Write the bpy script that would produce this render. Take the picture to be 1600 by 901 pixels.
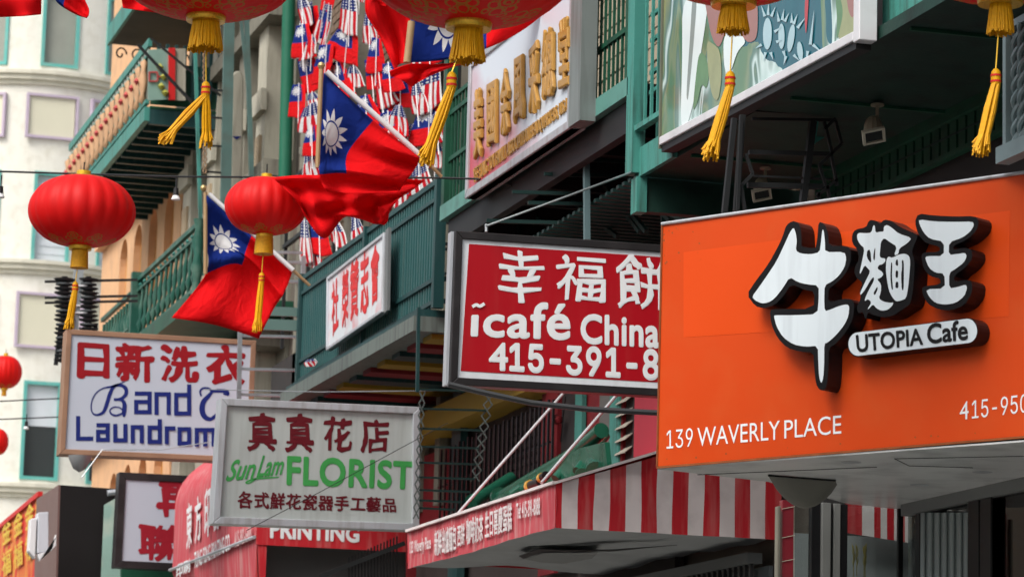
import bpy, math, random
from math import sin, cos, radians, pi, tau
from mathutils import Vector, Matrix
random.seed(7)
for o in list(bpy.data.objects): bpy.data.objects.remove(o)
scn = bpy.context.scene
COL = scn.collection

# ---------------------------------------------------------------- camera
FPX = 5000.0
YAW, PITCH, ROLL = radians(15.85), radians(9.55), radians(1.5)
EYE = Vector((0, 0, 1.7))
_f = Vector((sin(YAW)*cos(PITCH), cos(YAW)*cos(PITCH), sin(PITCH)))
_r0 = Vector((cos(YAW), -sin(YAW), 0)); _u0 = _r0.cross(_f)
_r = cos(ROLL)*_r0 + sin(ROLL)*_u0; _u = -sin(ROLL)*_r0 + cos(ROLL)*_u0
cam = bpy.data.cameras.new('camera'); camo = bpy.data.objects.new('camera', cam); COL.objects.link(camo)
cam.sensor_width = 36; cam.lens = 36*FPX/1600; cam.clip_start = .1; cam.clip_end = 800
m = Matrix((( _r.x, _u.x, -_f.x, EYE.x), (_r.y, _u.y, -_f.y, EYE.y), (_r.z, _u.z, -_f.z, EYE.z), (0,0,0,1)))
camo.matrix_world = m
cam.dof.use_dof = True; cam.dof.focus_distance = 20.5; cam.dof.aperture_fstop = 5.2
scn.camera = camo

# ---------------------------------------------------------------- light
SUN_EL, SUN_ROT = radians(48), radians(236)
w = bpy.data.worlds.new('World'); scn.world = w; w.use_nodes = True
nt = w.node_tree; nt.nodes.clear()
sky = nt.nodes.new('ShaderNodeTexSky'); sky.sky_type = 'NISHITA'; sky.sun_disc = False
sky.sun_elevation = SUN_EL; sky.sun_rotation = SUN_ROT; sky.dust_density = 5.0; sky.air_density = 1.0
hs = nt.nodes.new('ShaderNodeHueSaturation'); hs.inputs['Saturation'].default_value = .45
bg = nt.nodes.new('ShaderNodeBackground'); bg.inputs['Strength'].default_value = .15
wo = nt.nodes.new('ShaderNodeOutputWorld')
nt.links.new(sky.outputs[0], hs.inputs['Color']); nt.links.new(hs.outputs[0], bg.inputs['Color']); nt.links.new(bg.outputs[0], wo.inputs[0])
sun = bpy.data.lights.new('sun', 'SUN'); sun.energy = 1.2; sun.angle = radians(24); sun.color = (1, .97, .92)
so = bpy.data.objects.new('sun', sun); COL.objects.link(so)
sd = Vector((sin(SUN_ROT)*cos(SUN_EL), cos(SUN_ROT)*cos(SUN_EL), sin(SUN_EL)))
so.rotation_euler = sd.to_track_quat('Z', 'Y').to_euler()
scn.view_settings.view_transform = 'Standard'; scn.view_settings.look = 'None'
scn.view_settings.gamma = 1; scn.view_settings.exposure = .46
scn.cycles.max_bounces = 8

# ---------------------------------------------------------------- rays: a photograph pixel to a point on a real plane
def ray(x, y): return _r*((x-800)/FPX) - _u*((y-450.5)/FPX) + _f
def onX(x, y, X): r = ray(x, y); return EYE + r*((X-EYE.x)/r.x)
def onY(x, y, Y): r = ray(x, y); return EYE + r*((Y-EYE.y)/r.y)
def onZ(x, y, Z): r = ray(x, y); return EYE + r*((Z-EYE.z)/r.z)
class Plane:
    def __init__(s, p, n): s.p = Vector(p); s.n = Vector(n).normalized()
    def at(s, x, y, h=0.0):
        r = ray(x, y); p = s.p + s.n*h
        return EYE + r*(((p-EYE) @ s.n)/(r @ s.n)) if False else EYE + r*((p-EYE).dot(s.n)/r.dot(s.n))
def PX(X): return Plane((X,0,0), (-1,0,0))
def PY(Y): return Plane((0,Y,0), (0,-1,0))

# ---------------------------------------------------------------- materials
MATS = {}
def mat(name, col, rough=.6, metal=0., var=.12, scale=3., bump=.0, bscale=40., dirt=None, dirt_amt=.35, streak=False, trans=0., spec=.25, coat=0.):
    if name in MATS: return MATS[name]
    m = bpy.data.materials.new(name); m.use_nodes = True; t = m.node_tree; N = t.nodes; L = t.links
    b = N['Principled BSDF']; b.inputs['Roughness'].default_value = rough; b.inputs['Metallic'].default_value = metal
    b.inputs['Specular IOR Level'].default_value = spec; b.inputs['Coat Weight'].default_value = coat
    tc = N.new('ShaderNodeTexCoord'); geo = N.new('ShaderNodeNewGeometry')
    n1 = N.new('ShaderNodeTexNoise'); n1.inputs['Scale'].default_value = scale; n1.inputs['Detail'].default_value = 6
    L.new(geo.outputs['Position'], n1.inputs['Vector'])
    mx = N.new('ShaderNodeMix'); mx.data_type = 'RGBA'
    c = Vector(col[:3]); lo = c*(1-var); hi = c*(1+var)
    mx.inputs[6].default_value = (*lo, 1); mx.inputs[7].default_value = (*[min(v,1) for v in hi], 1)
    L.new(n1.outputs[0], mx.inputs[0]); out = mx.outputs[2]
    if dirt:
        n2 = N.new('ShaderNodeTexNoise'); n2.inputs['Detail'].default_value = 8
        mp = N.new('ShaderNodeMapping'); L.new(geo.outputs['Position'], mp.inputs[0])
        mp.inputs['Scale'].default_value = (9,9,.9) if streak else (2.3,2.3,2.3)
        L.new(mp.outputs[0], n2.inputs['Vector']); n2.inputs['Scale'].default_value = 1.6
        rp = N.new('ShaderNodeValToRGB'); rp.color_ramp.elements[0].position = .48; rp.color_ramp.elements[1].position = .72
        rp.color_ramp.elements[0].color = (0,0,0,1); rp.color_ramp.elements[1].color = (dirt_amt,)*3+(1,)
        L.new(n2.outputs[0], rp.inputs[0])
        m2 = N.new('ShaderNodeMix'); m2.data_type = 'RGBA'; m2.inputs[7].default_value = (*dirt, 1)
        L.new(rp.outputs[0], m2.inputs[0]); L.new(out, m2.inputs[6]); out = m2.outputs[2]
    L.new(out, b.inputs['Base Color'])
    rr = N.new('ShaderNodeMapRange'); rr.inputs[3].default_value = max(rough-.08,.02); rr.inputs[4].default_value = min(rough+.08,1)
    L.new(n1.outputs[0], rr.inputs[0]); L.new(rr.outputs[0], b.inputs['Roughness'])
    if bump:
        n3 = N.new('ShaderNodeTexNoise'); n3.inputs['Scale'].default_value = bscale; n3.inputs['Detail'].default_value = 5
        L.new(geo.outputs['Position'], n3.inputs['Vector'])
        bp = N.new('ShaderNodeBump'); bp.inputs['Strength'].default_value = bump; bp.inputs['Distance'].default_value = .01
        L.new(n3.outputs[0], bp.inputs['Height']); L.new(bp.outputs[0], b.inputs['Normal'])
    if trans:
        tr = N.new('ShaderNodeBsdfTranslucent'); ms = N.new('ShaderNodeMixShader'); ms.inputs[0].default_value = trans
        L.new(out, tr.inputs[0]); L.new(b.outputs[0], ms.inputs[1]); L.new(tr.outputs[0], ms.inputs[2])
        L.new(ms.outputs[0], N['Material Output'].inputs[0])
    MATS[name] = m; return m

def M_(t, op, a, b=None, c=None):
    n = t.nodes.new('ShaderNodeMath'); n.operation = op
    for i, v in enumerate((a, b, c)):
        if v is None: continue
        if isinstance(v, (int, float)): n.inputs[i].default_value = v
        else: t.links.new(v, n.inputs[i])
    return n.outputs[0]
def mixc(t, f, a, b):
    n = t.nodes.new('ShaderNodeMix'); n.data_type = 'RGBA'
    for i, v in ((0, f), (6, a), (7, b)):
        if isinstance(v, (int, float)): n.inputs[i].default_value = v
        elif isinstance(v, tuple): n.inputs[i].default_value = (*v, 1)
        else: t.links.new(v, n.inputs[i])
    return n.outputs[2]
RED, BLUE, WHITE = (.82,.008,.012), (.012,.035,.25), (.8,.8,.8)
def cloth_mat(name, kind):
    m = bpy.data.materials.new(name); m.use_nodes = True; t = m.node_tree; N = t.nodes; L = t.links
    b = N['Principled BSDF']; b.inputs['Roughness'].default_value = .8; b.inputs['Specular IOR Level'].default_value = .1
    uv = N.new('ShaderNodeTexCoord'); sp = N.new('ShaderNodeSeparateXYZ'); L.new(uv.outputs['UV'], sp.inputs[0])
    u, v = sp.outputs[0], sp.outputs[1]
    if kind == 'roc':
        can = M_(t,'MULTIPLY', M_(t,'LESS_THAN',u,.5), M_(t,'GREATER_THAN',v,.5))
        x = M_(t,'MULTIPLY', M_(t,'SUBTRACT',u,.25), 1.5); y = M_(t,'SUBTRACT',v,.75)
        r = M_(t,'SQRT', M_(t,'ADD', M_(t,'MULTIPLY',x,x), M_(t,'MULTIPLY',y,y)))
        a = M_(t,'ARCTAN2',y,x); fr = M_(t,'ABSOLUTE', M_(t,'SUBTRACT', M_(t,'FRACT', M_(t,'MULTIPLY',a,12/tau)), .5))  # .5 at the gap, 0 mid-ray
        tip = M_(t,'SUBTRACT', .19, M_(t,'MULTIPLY', fr, .17))
        rays = M_(t,'MULTIPLY', M_(t,'LESS_THAN',r,tip), M_(t,'GREATER_THAN',r,.106))
        wt = M_(t,'MAXIMUM', M_(t,'LESS_THAN',r,.094), rays)
        c = mixc(t, can, RED, mixc(t, wt, BLUE, WHITE))
    elif kind == 'us':
        st = M_(t,'LESS_THAN', M_(t,'MODULO', M_(t,'MULTIPLY',v,13), 2.), 1.02)
        c = mixc(t, st, WHITE, (.62,.008,.02))
        can = M_(t,'MULTIPLY', M_(t,'LESS_THAN',u,.42), M_(t,'GREATER_THAN',v,6/13))
        sx = M_(t,'SUBTRACT', M_(t,'FRACT', M_(t,'MULTIPLY',u,6/.42)), .5); sy = M_(t,'SUBTRACT', M_(t,'FRACT', M_(t,'MULTIPLY',v,5/(7/13))), .5)
        star = M_(t,'LESS_THAN', M_(t,'ADD', M_(t,'MULTIPLY',sx,sx), M_(t,'MULTIPLY',sy,sy)), .06)
        c = mixc(t, can, c, mixc(t, star, (.015,.03,.17), WHITE))
    else:
        c = mixc(t, 0., RED, RED)
    L.new(c, b.inputs['Base Color'])
    nz = N.new('ShaderNodeTexNoise'); nz.inputs['Scale'].default_value = 7; nz.inputs['Detail'].default_value = 5; nz.inputs['Distortion'].default_value = 1.2; L.new(uv.outputs['UV'], nz.inputs['Vector'])
    bp = N.new('ShaderNodeBump'); bp.inputs['Strength'].default_value = .45; bp.inputs['Distance'].default_value = .06; L.new(nz.outputs[0], bp.inputs['Height']); L.new(bp.outputs[0], b.inputs['Normal'])
    tr = N.new('ShaderNodeBsdfTranslucent'); ms = N.new('ShaderNodeMixShader'); ms.inputs[0].default_value = .35
    L.new(c, tr.inputs[0]); L.new(b.outputs[0], ms.inputs[1]); L.new(tr.outputs[0], ms.inputs[2]); L.new(ms.outputs[0], N['Material Output'].inputs[0])
    return m
F_ROC, F_US, F_RED = cloth_mat('blue_white_red_flag_cloth','roc'), cloth_mat('stars_and_stripes_cloth','us'), cloth_mat('red_cloth','red')

TEAL   = mat('teal_paint', (.06,.25,.21), .5, dirt=(.03,.04,.03), dirt_amt=.75, streak=True, bump=.3)
TEALD  = mat('dark_teal_paint', (.012,.052,.053), .5, dirt=(.05,.09,.09), dirt_amt=.5, streak=True)
GREEN  = mat('green_paint', (.012,.075,.042), .5, dirt=(.01,.015,.012), dirt_amt=.6)
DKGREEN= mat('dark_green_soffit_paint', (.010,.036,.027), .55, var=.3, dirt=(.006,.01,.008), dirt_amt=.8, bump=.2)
IRON   = mat('dark_iron', (.025,.027,.028), .55, .3, var=.3)
IRONG  = mat('green_iron', (.012,.035,.032), .5, .1, var=.3)
STEEL  = mat('galvanised_steel', (.42,.45,.47), .4, .7, dirt=(.12,.1,.09), dirt_amt=.4)
ALU    = mat('aluminium_frame', (.5,.53,.56), .4, .35, dirt=(.25,.22,.2), dirt_amt=.5, streak=True)
SOFM   = mat('brushed_sheet_metal', (.78,.8,.8), .32, .35, var=.2, scale=1.2, dirt=(.12,.12,.12), dirt_amt=.4)
BLACK  = mat('black_paint', (.012,.012,.013), .35)
BLACKG = mat('black_gloss_trim', (.008,.008,.009), .3, var=.3)
WHITEF = mat('white_acrylic', (.72,.75,.78), .35, var=.03, dirt=(.55,.57,.58), dirt_amt=.5, streak=True)
WHITEP = mat('white_print', (.8,.81,.82), .45, var=.04)
ORANGE = mat('orange_acrylic', (.6,.06,.006), .42, var=.07, scale=1.6, dirt=(.6,.1,.02), dirt_amt=.35)
REDP   = mat('deep_red_acrylic', (.4,.006,.013), .35, var=.06, dirt=(.4,.03,.03), dirt_amt=.3, streak=True)
REDT   = mat('red_print', (.5,.012,.02), .5)
MAROON = mat('maroon_print', (.12,.006,.012), .5)
BLUET  = mat('blue_print', (.01,.02,.16), .5)
GREENT = mat('green_print', (.05,.32,.075), .5, var=.2)
GREYP  = mat('pale_grey_acrylic', (.43,.47,.455), .4, var=.05, dirt=(.3,.32,.3), dirt_amt=.5, streak=True)
BRONZE = mat('dark_bronze_frame', (.03,.027,.028), .4, .3, dirt=(.1,.09,.09), dirt_amt=.3)
BROWNF = mat('rusty_tan_frame', (.33,.19,.12), .55, dirt=(.2,.11,.07), dirt_amt=.5)
GOLD   = mat('gold_carved_wood', (.4,.21,.045), .35, var=.3, scale=14, bump=.3, bscale=60)
YEL    = mat('yellow_silk', (.85,.42,.005), .55, var=.25, scale=50, trans=.15)
GOLDC  = mat('gold_foil', (.75,.45,.04), .3, .4, var=.4, scale=80)
CREAM  = mat('cream_stucco', (.77,.76,.68), .8, var=.05, dirt=(.55,.52,.42), dirt_amt=.4, bump=.3)
CREAMP = mat('cream_recessed_panel', (.66,.64,.5), .8, var=.04)
LAV    = mat('lavender_trim', (.5,.42,.52), .7)
TEALW  = mat('turquoise_window_paint', (.12,.42,.38), .5, dirt=(.3,.45,.4), dirt_amt=.4)
BLIND  = mat('grey_window_blind', (.3,.31,.27), .7)
BLINDW = mat('white_window_blind', (.62,.66,.7), .7)
GLASSD = mat('dark_window_glass', (.03,.035,.035), .08, coat=.5)
PEACH  = mat('peach_stucco', (.7,.42,.23), .8, dirt=(.5,.3,.19), dirt_amt=.5, bump=.3)
OCHRE  = mat('ochre_arch_paint', (.55,.26,.05), .6, dirt=(.3,.14,.04), dirt_amt=.4)
STONE  = mat('grey_carved_stone', (.21,.2,.16), .8, var=.4, dirt=(.12,.11,.09), dirt_amt=.7, streak=True, bump=.5, bscale=15)
STONEL = mat('pale_stone', (.45,.43,.35), .8, var=.15, dirt=(.25,.23,.18), dirt_amt=.6, streak=True, bump=.3)
BRICKA = mat('brown_brick', (.17,.12,.085), .85, var=.3, scale=6)
BRICKB = mat('sandy_brick', (.34,.29,.21), .85, var=.3, scale=6)
MORTAR = mat('grey_mortar', (.13,.11,.09), .9)
DARKW  = mat('dark_shop_wall', (.035,.032,.032), .7, var=.3, dirt=(.07,.05,.045), dirt_amt=.4)
DRED   = mat('dark_red_paint', (.2,.015,.02), .6, dirt=(.08,.01,.012), dirt_amt=.5)
RPANEL = mat('faded_red_panel', (.4,.04,.06), .6)
REDFAB = mat('red_awning_fabric', (.56,.02,.03), .7, var=.12, scale=5, dirt=(.62,.2,.19), dirt_amt=.6, streak=True, trans=.12)
REDFAD = mat('faded_red_awning_fabric', (.58,.085,.105), .7, var=.15, scale=5, dirt=(.6,.34,.33), dirt_amt=.75, streak=True, trans=.1)
WHTFAB = mat('white_awning_fabric', (.82,.75,.74), .75, dirt=(.45,.38,.38), dirt_amt=.5, trans=.12)
GREYFAB= mat('grey_awning_lining', (.34,.36,.37), .7, var=.2, bump=.3, bscale=6)
ASPH   = mat('asphalt', (.05,.05,.052), .9, bump=.4)
CONC   = mat('concrete_pavement', (.4,.39,.36), .85, bump=.3)
POLEW  = mat('white_painted_pole', (.75,.76,.77), .35)
WOODP  = mat('tan_wooden_pole', (.38,.25,.13), .5, dirt=(.25,.15,.07))
SILVERB= mat('grey_box_metal', (.32,.33,.34), .45, .3)
YELP   = mat('yellow_soffit_paint', (.3,.19,.02), .6)
TILEG  = mat('glazed_green_tile', (.010,.085,.05), .28, coat=.3, var=.3)
TILEY  = mat('glazed_yellow_tile', (.7,.4,.08), .3, coat=.3)
LAMPB  = mat('beige_lamp_housing', (.33,.29,.21), .5)
TILER  = mat('dark_red_wall_tile', (.2,.02,.03), .2, coat=.3)
YELSID = mat('tan_wood_siding', (.5,.33,.14), .6)
def glass_mat():
    m = bpy.data.materials.new('shop_glass'); m.use_nodes = True; b = m.node_tree.nodes['Principled BSDF']
    b.inputs['Base Color'].default_value = (.75,.8,.8,1); b.inputs['Transmission Weight'].default_value = 1; b.inputs['Roughness'].default_value = .02; b.inputs['IOR'].default_value = 1.45
    b.inputs['Thin Film Thickness'].default_value = 0
    t = m.node_tree; tr = t.nodes.new('ShaderNodeBsdfTransparent'); tr.inputs[0].default_value = (.7,.74,.74,1); gl = t.nodes.new('ShaderNodeBsdfGlossy'); gl.inputs['Roughness'].default_value = .03
    fz = t.nodes.new('ShaderNodeFresnel'); fz.inputs[0].default_value = 1.5; ms = t.nodes.new('ShaderNodeMixShader')
    t.links.new(fz.outputs[0], ms.inputs[0]); t.links.new(tr.outputs[0], ms.inputs[1]); t.links.new(gl.outputs[0], ms.inputs[2]); t.links.new(ms.outputs[0], t.nodes['Material Output'].inputs[0])
    return m
GLASS = glass_mat()

# ---------------------------------------------------------------- object helpers
ORI = {}
def tag(o, label=None, cat=None, group=None, kind=None):
    if label: o['label'] = label
    if cat: o['category'] = cat
    if group: o['group'] = group
    if kind: o['kind'] = kind
    return o
def thing(name, label, cat, loc, group=None):
    o = bpy.data.objects.new(name, None); COL.objects.link(o); o.location = loc; o.empty_display_size = .2
    ORI[o] = Vector(loc); return tag(o, label, cat, group)
def make_mesh(name, vs, fs, mats, fm=None, uvs=None, smooth=False):
    me = bpy.data.meshes.new(name); me.from_pydata([tuple(v) for v in vs], [], fs)
    for mm in (mats if isinstance(mats, (list, tuple)) else [mats]): me.materials.append(mm)
    if fm: me.polygons.foreach_set('material_index', fm)
    if uvs:
        ul = me.uv_layers.new(name='UVMap')
        for lp in me.loops: ul.data[lp.index].uv = uvs[lp.vertex_index]
    if smooth: me.polygons.foreach_set('use_smooth', [True]*len(me.polygons))
    me.update(); return me
class MB:
    def __init__(s): s.v = []; s.f = []; s.m = []; s.sm = False; s.uv = None
    def add(s, vs, fs, mi=0):
        k = len(s.v); s.v += [Vector(v) for v in vs]; s.f += [tuple(i+k for i in f) for f in fs]; s.m += [mi]*len(fs); return s
    def box(s, x0, y0, z0, x1, y1, z1, mi=0):
        return s.add([(x0,y0,z0),(x1,y0,z0),(x1,y1,z0),(x0,y1,z0),(x0,y0,z1),(x1,y0,z1),(x1,y1,z1),(x0,y1,z1)],
                     [(3,2,1,0),(4,5,6,7),(0,1,5,4),(1,2,6,5),(2,3,7,6),(3,0,4,7)], mi)
    def prism(s, poly, d, mi=0):     # poly: list of 3D points, d: extrusion vector
        n = len(poly); p = [Vector(q) for q in poly]; d = Vector(d)
        fs = [tuple(range(n)), tuple(range(2*n-1, n-1, -1))]
        fs += [(i, i+n, (i+1)%n+n, (i+1)%n) for i in range(n)]
        return s.add(p+[q+d for q in p], fs, mi)
    def bar(s, a, b, w, h=None, mi=0):      # rectangular bar from a to b
        a = Vector(a); b = Vector(b); h = h or w; t = (b-a).normalized()
        up = Vector((0,0,1)) if abs(t.z) < .9 else Vector((0,1,0))
        sx = t.cross(up).normalized()*w/2; sz = sx.cross(t).normalized()*h/2
        return s.prism([a-sx-sz, a+sx-sz, a+sx+sz, a-sx+sz], b-a, mi)
    def tube(s, pts, r, n=8, mi=0, caps=True):
        pts = [Vector(p) for p in pts]; R = r if isinstance(r, (list, tuple)) else [r]*len(pts)
        rings = []; vs = []
        prev = None
        for i, p in enumerate(pts):
            t = (pts[min(i+1, len(pts)-1)]-pts[max(i-1, 0)]).normalized()
            if prev is None:
                a = t.cross(Vector((0,0,1)) if abs(t.z) < .9 else Vector((1,0,0))).normalized()
            else:
                a = (prev - t*prev.dot(t)).normalized()
            prev = a; b = t.cross(a)
            vs += [p + (a*cos(tau*k/n)+b*sin(tau*k/n))*R[i] for k in range(n)]
        fs = []
        for i in range(len(pts)-1):
            for k in range(n): fs.append((i*n+k, i*n+(k+1)%n, (i+1)*n+(k+1)%n, (i+1)*n+k))
        if caps: fs += [tuple(range(n-1, -1, -1)), tuple(range((len(pts)-1)*n, len(pts)*n))]
        return s.add(vs, fs, mi)
    def lathe(s, prof, c, n=32, mod=None, mi=0):     # prof: (r, z)
        c = Vector(c); vs = []; fs = []
        for r, z in prof:
            for k in range(n):
                a = tau*k/n; rr = r*(mod(a, z) if mod else 1); vs.append(c+Vector((rr*cos(a), rr*sin(a), z)))
        for i in range(len(prof)-1):
            for k in range(n): fs.append((i*n+k, i*n+(k+1)%n, (i+1)*n+(k+1)%n, (i+1)*n+k))
        return s.add(vs, fs, mi)
    def base(s):
        xs = [v.x for v in s.v]; ys = [v.y for v in s.v]; zs = [v.z for v in s.v]
        return Vector(((min(xs)+max(xs))/2, (min(ys)+max(ys))/2, min(zs)))
    def build(s, name, mats, parent=None, smooth=False, bevel=0, label=None):
        o0 = ORI[parent] if parent else s.base()
        me = make_mesh(name, [v-o0 for v in s.v], s.f, mats, s.m, s.uv, smooth)
        if smooth: me.set_sharp_from_angle(angle=radians(40))
        o = bpy.data.objects.new(name, me); COL.objects.link(o); ORI[o] = o0
        if parent: o.parent = parent
        else: o.location = o0
        if bevel:
            b = o.modifiers.new('bevel', 'BEVEL'); b.width = bevel; b.segments = 2; b.limit_method = 'ANGLE'
        if label: o['label'] = label
        return o
def inst(name, me, parent, loc, rot=None, scale=None):
    o = bpy.data.objects.new(name, me); COL.objects.link(o); o.parent = parent; o.location = Vector(loc)-ORI[parent]; ORI[o] = Vector(loc)
    if rot: o.rotation_euler = rot
    if scale: o.scale = scale
    return o
def box(name, mats, x0, y0, z0, x1, y1, z1, parent=None, bevel=0): return MB().box(x0,y0,z0,x1,y1,z1).build(name, mats, parent, bevel=bevel)
def unit(name, mats, w, d, h, taper=1):        # a shared mesh standing on its base
    b = MB().box(-w/2,-d/2,0,w/2,d/2,h); return make_mesh(name, b.v, b.f, mats)

# ---------------------------------------------------------------- flat shapes: polygons with holes, and lettering
def fill2d(splines, extrude=0., offset=0., bevel=0.):
    c = bpy.data.curves.new('tmp', 'CURVE'); c.dimensions = '2D'; c.fill_mode = 'BOTH'; c.extrude = extrude; c.offset = offset; c.bevel_depth = bevel; c.bevel_resolution = 2
    for pts in splines:
        s = c.splines.new('POLY'); s.points.add(len(pts)-1); s.use_cyclic_u = True
        for p, q in zip(s.points, pts): p.co = (q[0], q[1], 0, 1)
    return _curve_mesh(c)
def _curve_mesh(c):
    o = bpy.data.objects.new('tmp', c); COL.objects.link(o)
    dg = bpy.context.evaluated_depsgraph_get(); dg.update()
    me = bpy.data.meshes.new_from_object(o.evaluated_get(dg))
    vs = [v.co.copy() for v in me.vertices]; fs = [tuple(p.vertices) for p in me.polygons]
    bpy.data.objects.remove(o); bpy.data.curves.remove(c); bpy.data.meshes.remove(me)
    return vs, fs
FONT = None
try: FONT = bpy.data.fonts.load(bpy.utils.system_resource('DATAFILES', path='fonts') + '/Inter.woff2')
except Exception: FONT = None
def glyphs(s, bold=.0, extrude=0., bevel=0., spacing=1., shear=0.):
    c = bpy.data.curves.new('tmp', 'FONT'); c.body = s; c.offset = bold
    if FONT and all(ch in '1235678901-' for ch in s): c.font = FONT
    c.offset = bold; c.extrude = extrude; c.bevel_depth = bevel; c.bevel_resolution = 3
    c.space_character = spacing; c.shear = shear; c.resolution_u = 4
    return _curve_mesh(c)
def bil(q, u, v): return q[0]*(1-u)*(1-v)+q[1]*u*(1-v)+q[2]*u*v+q[3]*(1-u)*v       # TL TR BR BL, v down
def text(parent, s, pl, quad, m, h=.003, thick=0., bold=.02, name='lettering', bevel=0., spacing=1., rough=0., shear=0., arch=None):
    ex = .5 if thick and not bevel else 0.
    cjk = ord(s[0]) > 0x2e80; spread = bold if (bold > .028 or cjk) and not bevel else 0
    vs, fs = glyphs(s, 0 if spread else bold, ex, bevel, spacing, shear)
    if not vs: return None
    x0, x1 = min(v.x for v in vs), max(v.x for v in vs); y0, y1 = min(v.y for v in vs), max(v.y for v in vs)
    z0, z1 = min(v.z for v in vs), max(v.z for v in vs)
    q = [pl.at(x, y) for x, y in quad]; b = MB(); out = []
    rnd = random.Random(len(s)*7+ord(s[0]))
    ph = [rnd.uniform(0, 6) for _ in range(6)]
    for v in vs:
        u = (v.x-x0)/(x1-x0); w_ = (y1-v.y)/(y1-y0)
        if rough:
            u += rough*(sin(9*w_+ph[0])*.6+sin(23*w_+31*u+ph[1])*.4); w_ += rough*(sin(8*u+ph[2])+.5*sin(27*u+ph[3]+19*w_))
        t = (v.z-z0)/(z1-z0) if z1-z0 > 1e-6 else 0
        jz = .0003*sin(v.x*37+v.y*91) if not thick else 0
        out.append(bil(q, u, w_) + pl.n*(h+t*thick+jz))
    if not spread: b.add(out, fs)
    else:      # heavier weight: the outline swept round a small circle, wider where a brush would press
        for k in range(11):
            a = tau*k/10; o2 = []; rad = 0 if k == 10 else spread
            for v, o_ in zip(vs, out):
                pr = (.72+.5*sin(v.x*7+v.y*5+ph[4])*sin(v.y*9-v.x*4+ph[5])) if cjk else .85
                du, dv = rad*pr*cos(a)/(x1-x0)*(1.15 if cjk else .9), rad*pr*sin(a)/(y1-y0)
                o2.append(o_+(bil(q, .5+du, .5+dv)-bil(q, .5, .5))+pl.n*.0002*k)
            b.add(o2, fs)
    return b.build(name, m, parent, smooth=bool(bevel))
def chaikin(p, n=1):
    for _ in range(n):
        o = []
        for i in range(len(p)):
            a, b = p[i], p[(i+1)%len(p)]
            o += [(a[0]*.78+b[0]*.22, a[1]*.78+b[1]*.22), (a[0]*.22+b[0]*.78, a[1]*.22+b[1]*.78)]
        p = o
    return p
def shape(parent, loops, pl, m, h, thick=0., name='character', smooth=1, side=None):
    """loops in photograph pixels; traced on the plane raised by h, its body reaching back by thick"""
    vs, fs = fill2d([chaikin(l, smooth) for l in loops], extrude=.5 if thick else 0)
    out = []
    for v in vs:
        p = pl.at(v.x, v.y, h)
        out.append(p - pl.n*((.5-v.z)*thick if thick else 0))
    b = MB().add(out, fs)
    return b.build(name, m, parent)
def stroke(pl, pts, w, h=.003, closed=False):
    """flat brush stroke along pixel points, width w (pixels, number or list) as mesh data"""
    P = [Vector(p) for p in pts]
    W = w if isinstance(w, (list, tuple)) else [w]*len(P)
    # smooth
    Q = []; WW = []; n = len(P)
    for i in range(n-1):
        p0, p1, p2, p3 = P[max(i-1,0)], P[i], P[i+1], P[min(i+2,n-1)]
        for k in range(5):
            t = k/5; Q.append(.5*((2*p1)+(p2-p0)*t+(2*p0-5*p1+4*p2-p3)*t*t+(3*p1-p0-3*p2+p3)*t**3)); WW.append(W[i]*(1-t)+W[i+1]*t)
    Q.append(P[-1]); WW.append(W[-1]); vs = []; fs = []
    for i, q in enumerate(Q):
        t = (Q[min(i+1,len(Q)-1)]-Q[max(i-1,0)]).normalized(); nn = Vector((-t.y, t.x))*WW[i]/2
        vs += [pl.at(q.x+nn.x, q.y+nn.y, h), pl.at(q.x-nn.x, q.y-nn.y, h)]
    for i in range(len(Q)-1): fs.append((2*i, 2*i+1, 2*i+3, 2*i+2))
    return vs, fs
def strokes(parent, pl, lst, m, name='lettering', h=.003, straight=False):
    b = MB(); k = 0
    for pts, w_ in lst:
        if straight:
            for a, c in zip(pts[:-1], pts[1:]):
                a = Vector(a); c = Vector(c); t = (c-a).normalized(); nn = Vector((-t.y,t.x))*w_/2; a2 = a-t*w_/2; c2 = c+t*w_/2
                k += 1; hh = h+.0004*k
                b.add([pl.at(*(a2+nn), hh), pl.at(*(a2-nn), hh), pl.at(*(c2-nn), hh), pl.at(*(c2+nn), hh)], [(0,1,2,3)])
        else:
            k += 1; b.add(*stroke(pl, pts, w_, h+.0004*k))
    return b.build(name, m, parent)
def frame(parent, q, n, w_, d, m, name='frame_bar', proud=.02, bevel=.006):
    """q TL TR BR BL 3D; bars of width w_, from proud in front of the face to d behind"""
    ctr = sum(q, Vector())/4; W = (q[1]-q[0]).length; H = (q[0]-q[3]).length; u = w_/W; v = w_/H
    iq = [bil(q, u, v), bil(q, 1-u, v), bil(q, 1-u, 1-v), bil(q, u, 1-v)]
    for i in range(4):
        j = (i+1)%4
        e = .002 if i%2 else 0
        MB().prism([q[i]+n*(proud+e), q[j]+n*(proud+e), iq[j]+n*(proud+e), iq[i]+n*(proud+e)], -n*(d+proud)).build(name, m, parent, bevel=bevel)
def board(parent, q, n, d, m, name='face', inset=0.):
    if inset: W = (q[1]-q[0]).length; H = (q[0]-q[3]).length; u, v = inset/W, inset/H; q = [bil(q,u,v), bil(q,1-u,v), bil(q,1-u,1-v), bil(q,u,1-v)]
    return MB().prism(q, -n*d).build(name, m, parent)

# ================================================================= GROUND AND STREET
tag(MB().box(-150,-40,-.3,150,400,0).build('ground', CONC), kind='structure')
tag(MB().box(-3.2,-40,.004,5.0,80,.008).build('road', ASPH), kind='structure')
tag(MB().box(5.0,-10,.0,8.55,60,.14).build('pavement', CONC), kind='structure')
tag(MB().box(-5.2,-10,.0,-3.2,60,.14).build('pavement', CONC), kind='structure')

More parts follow.
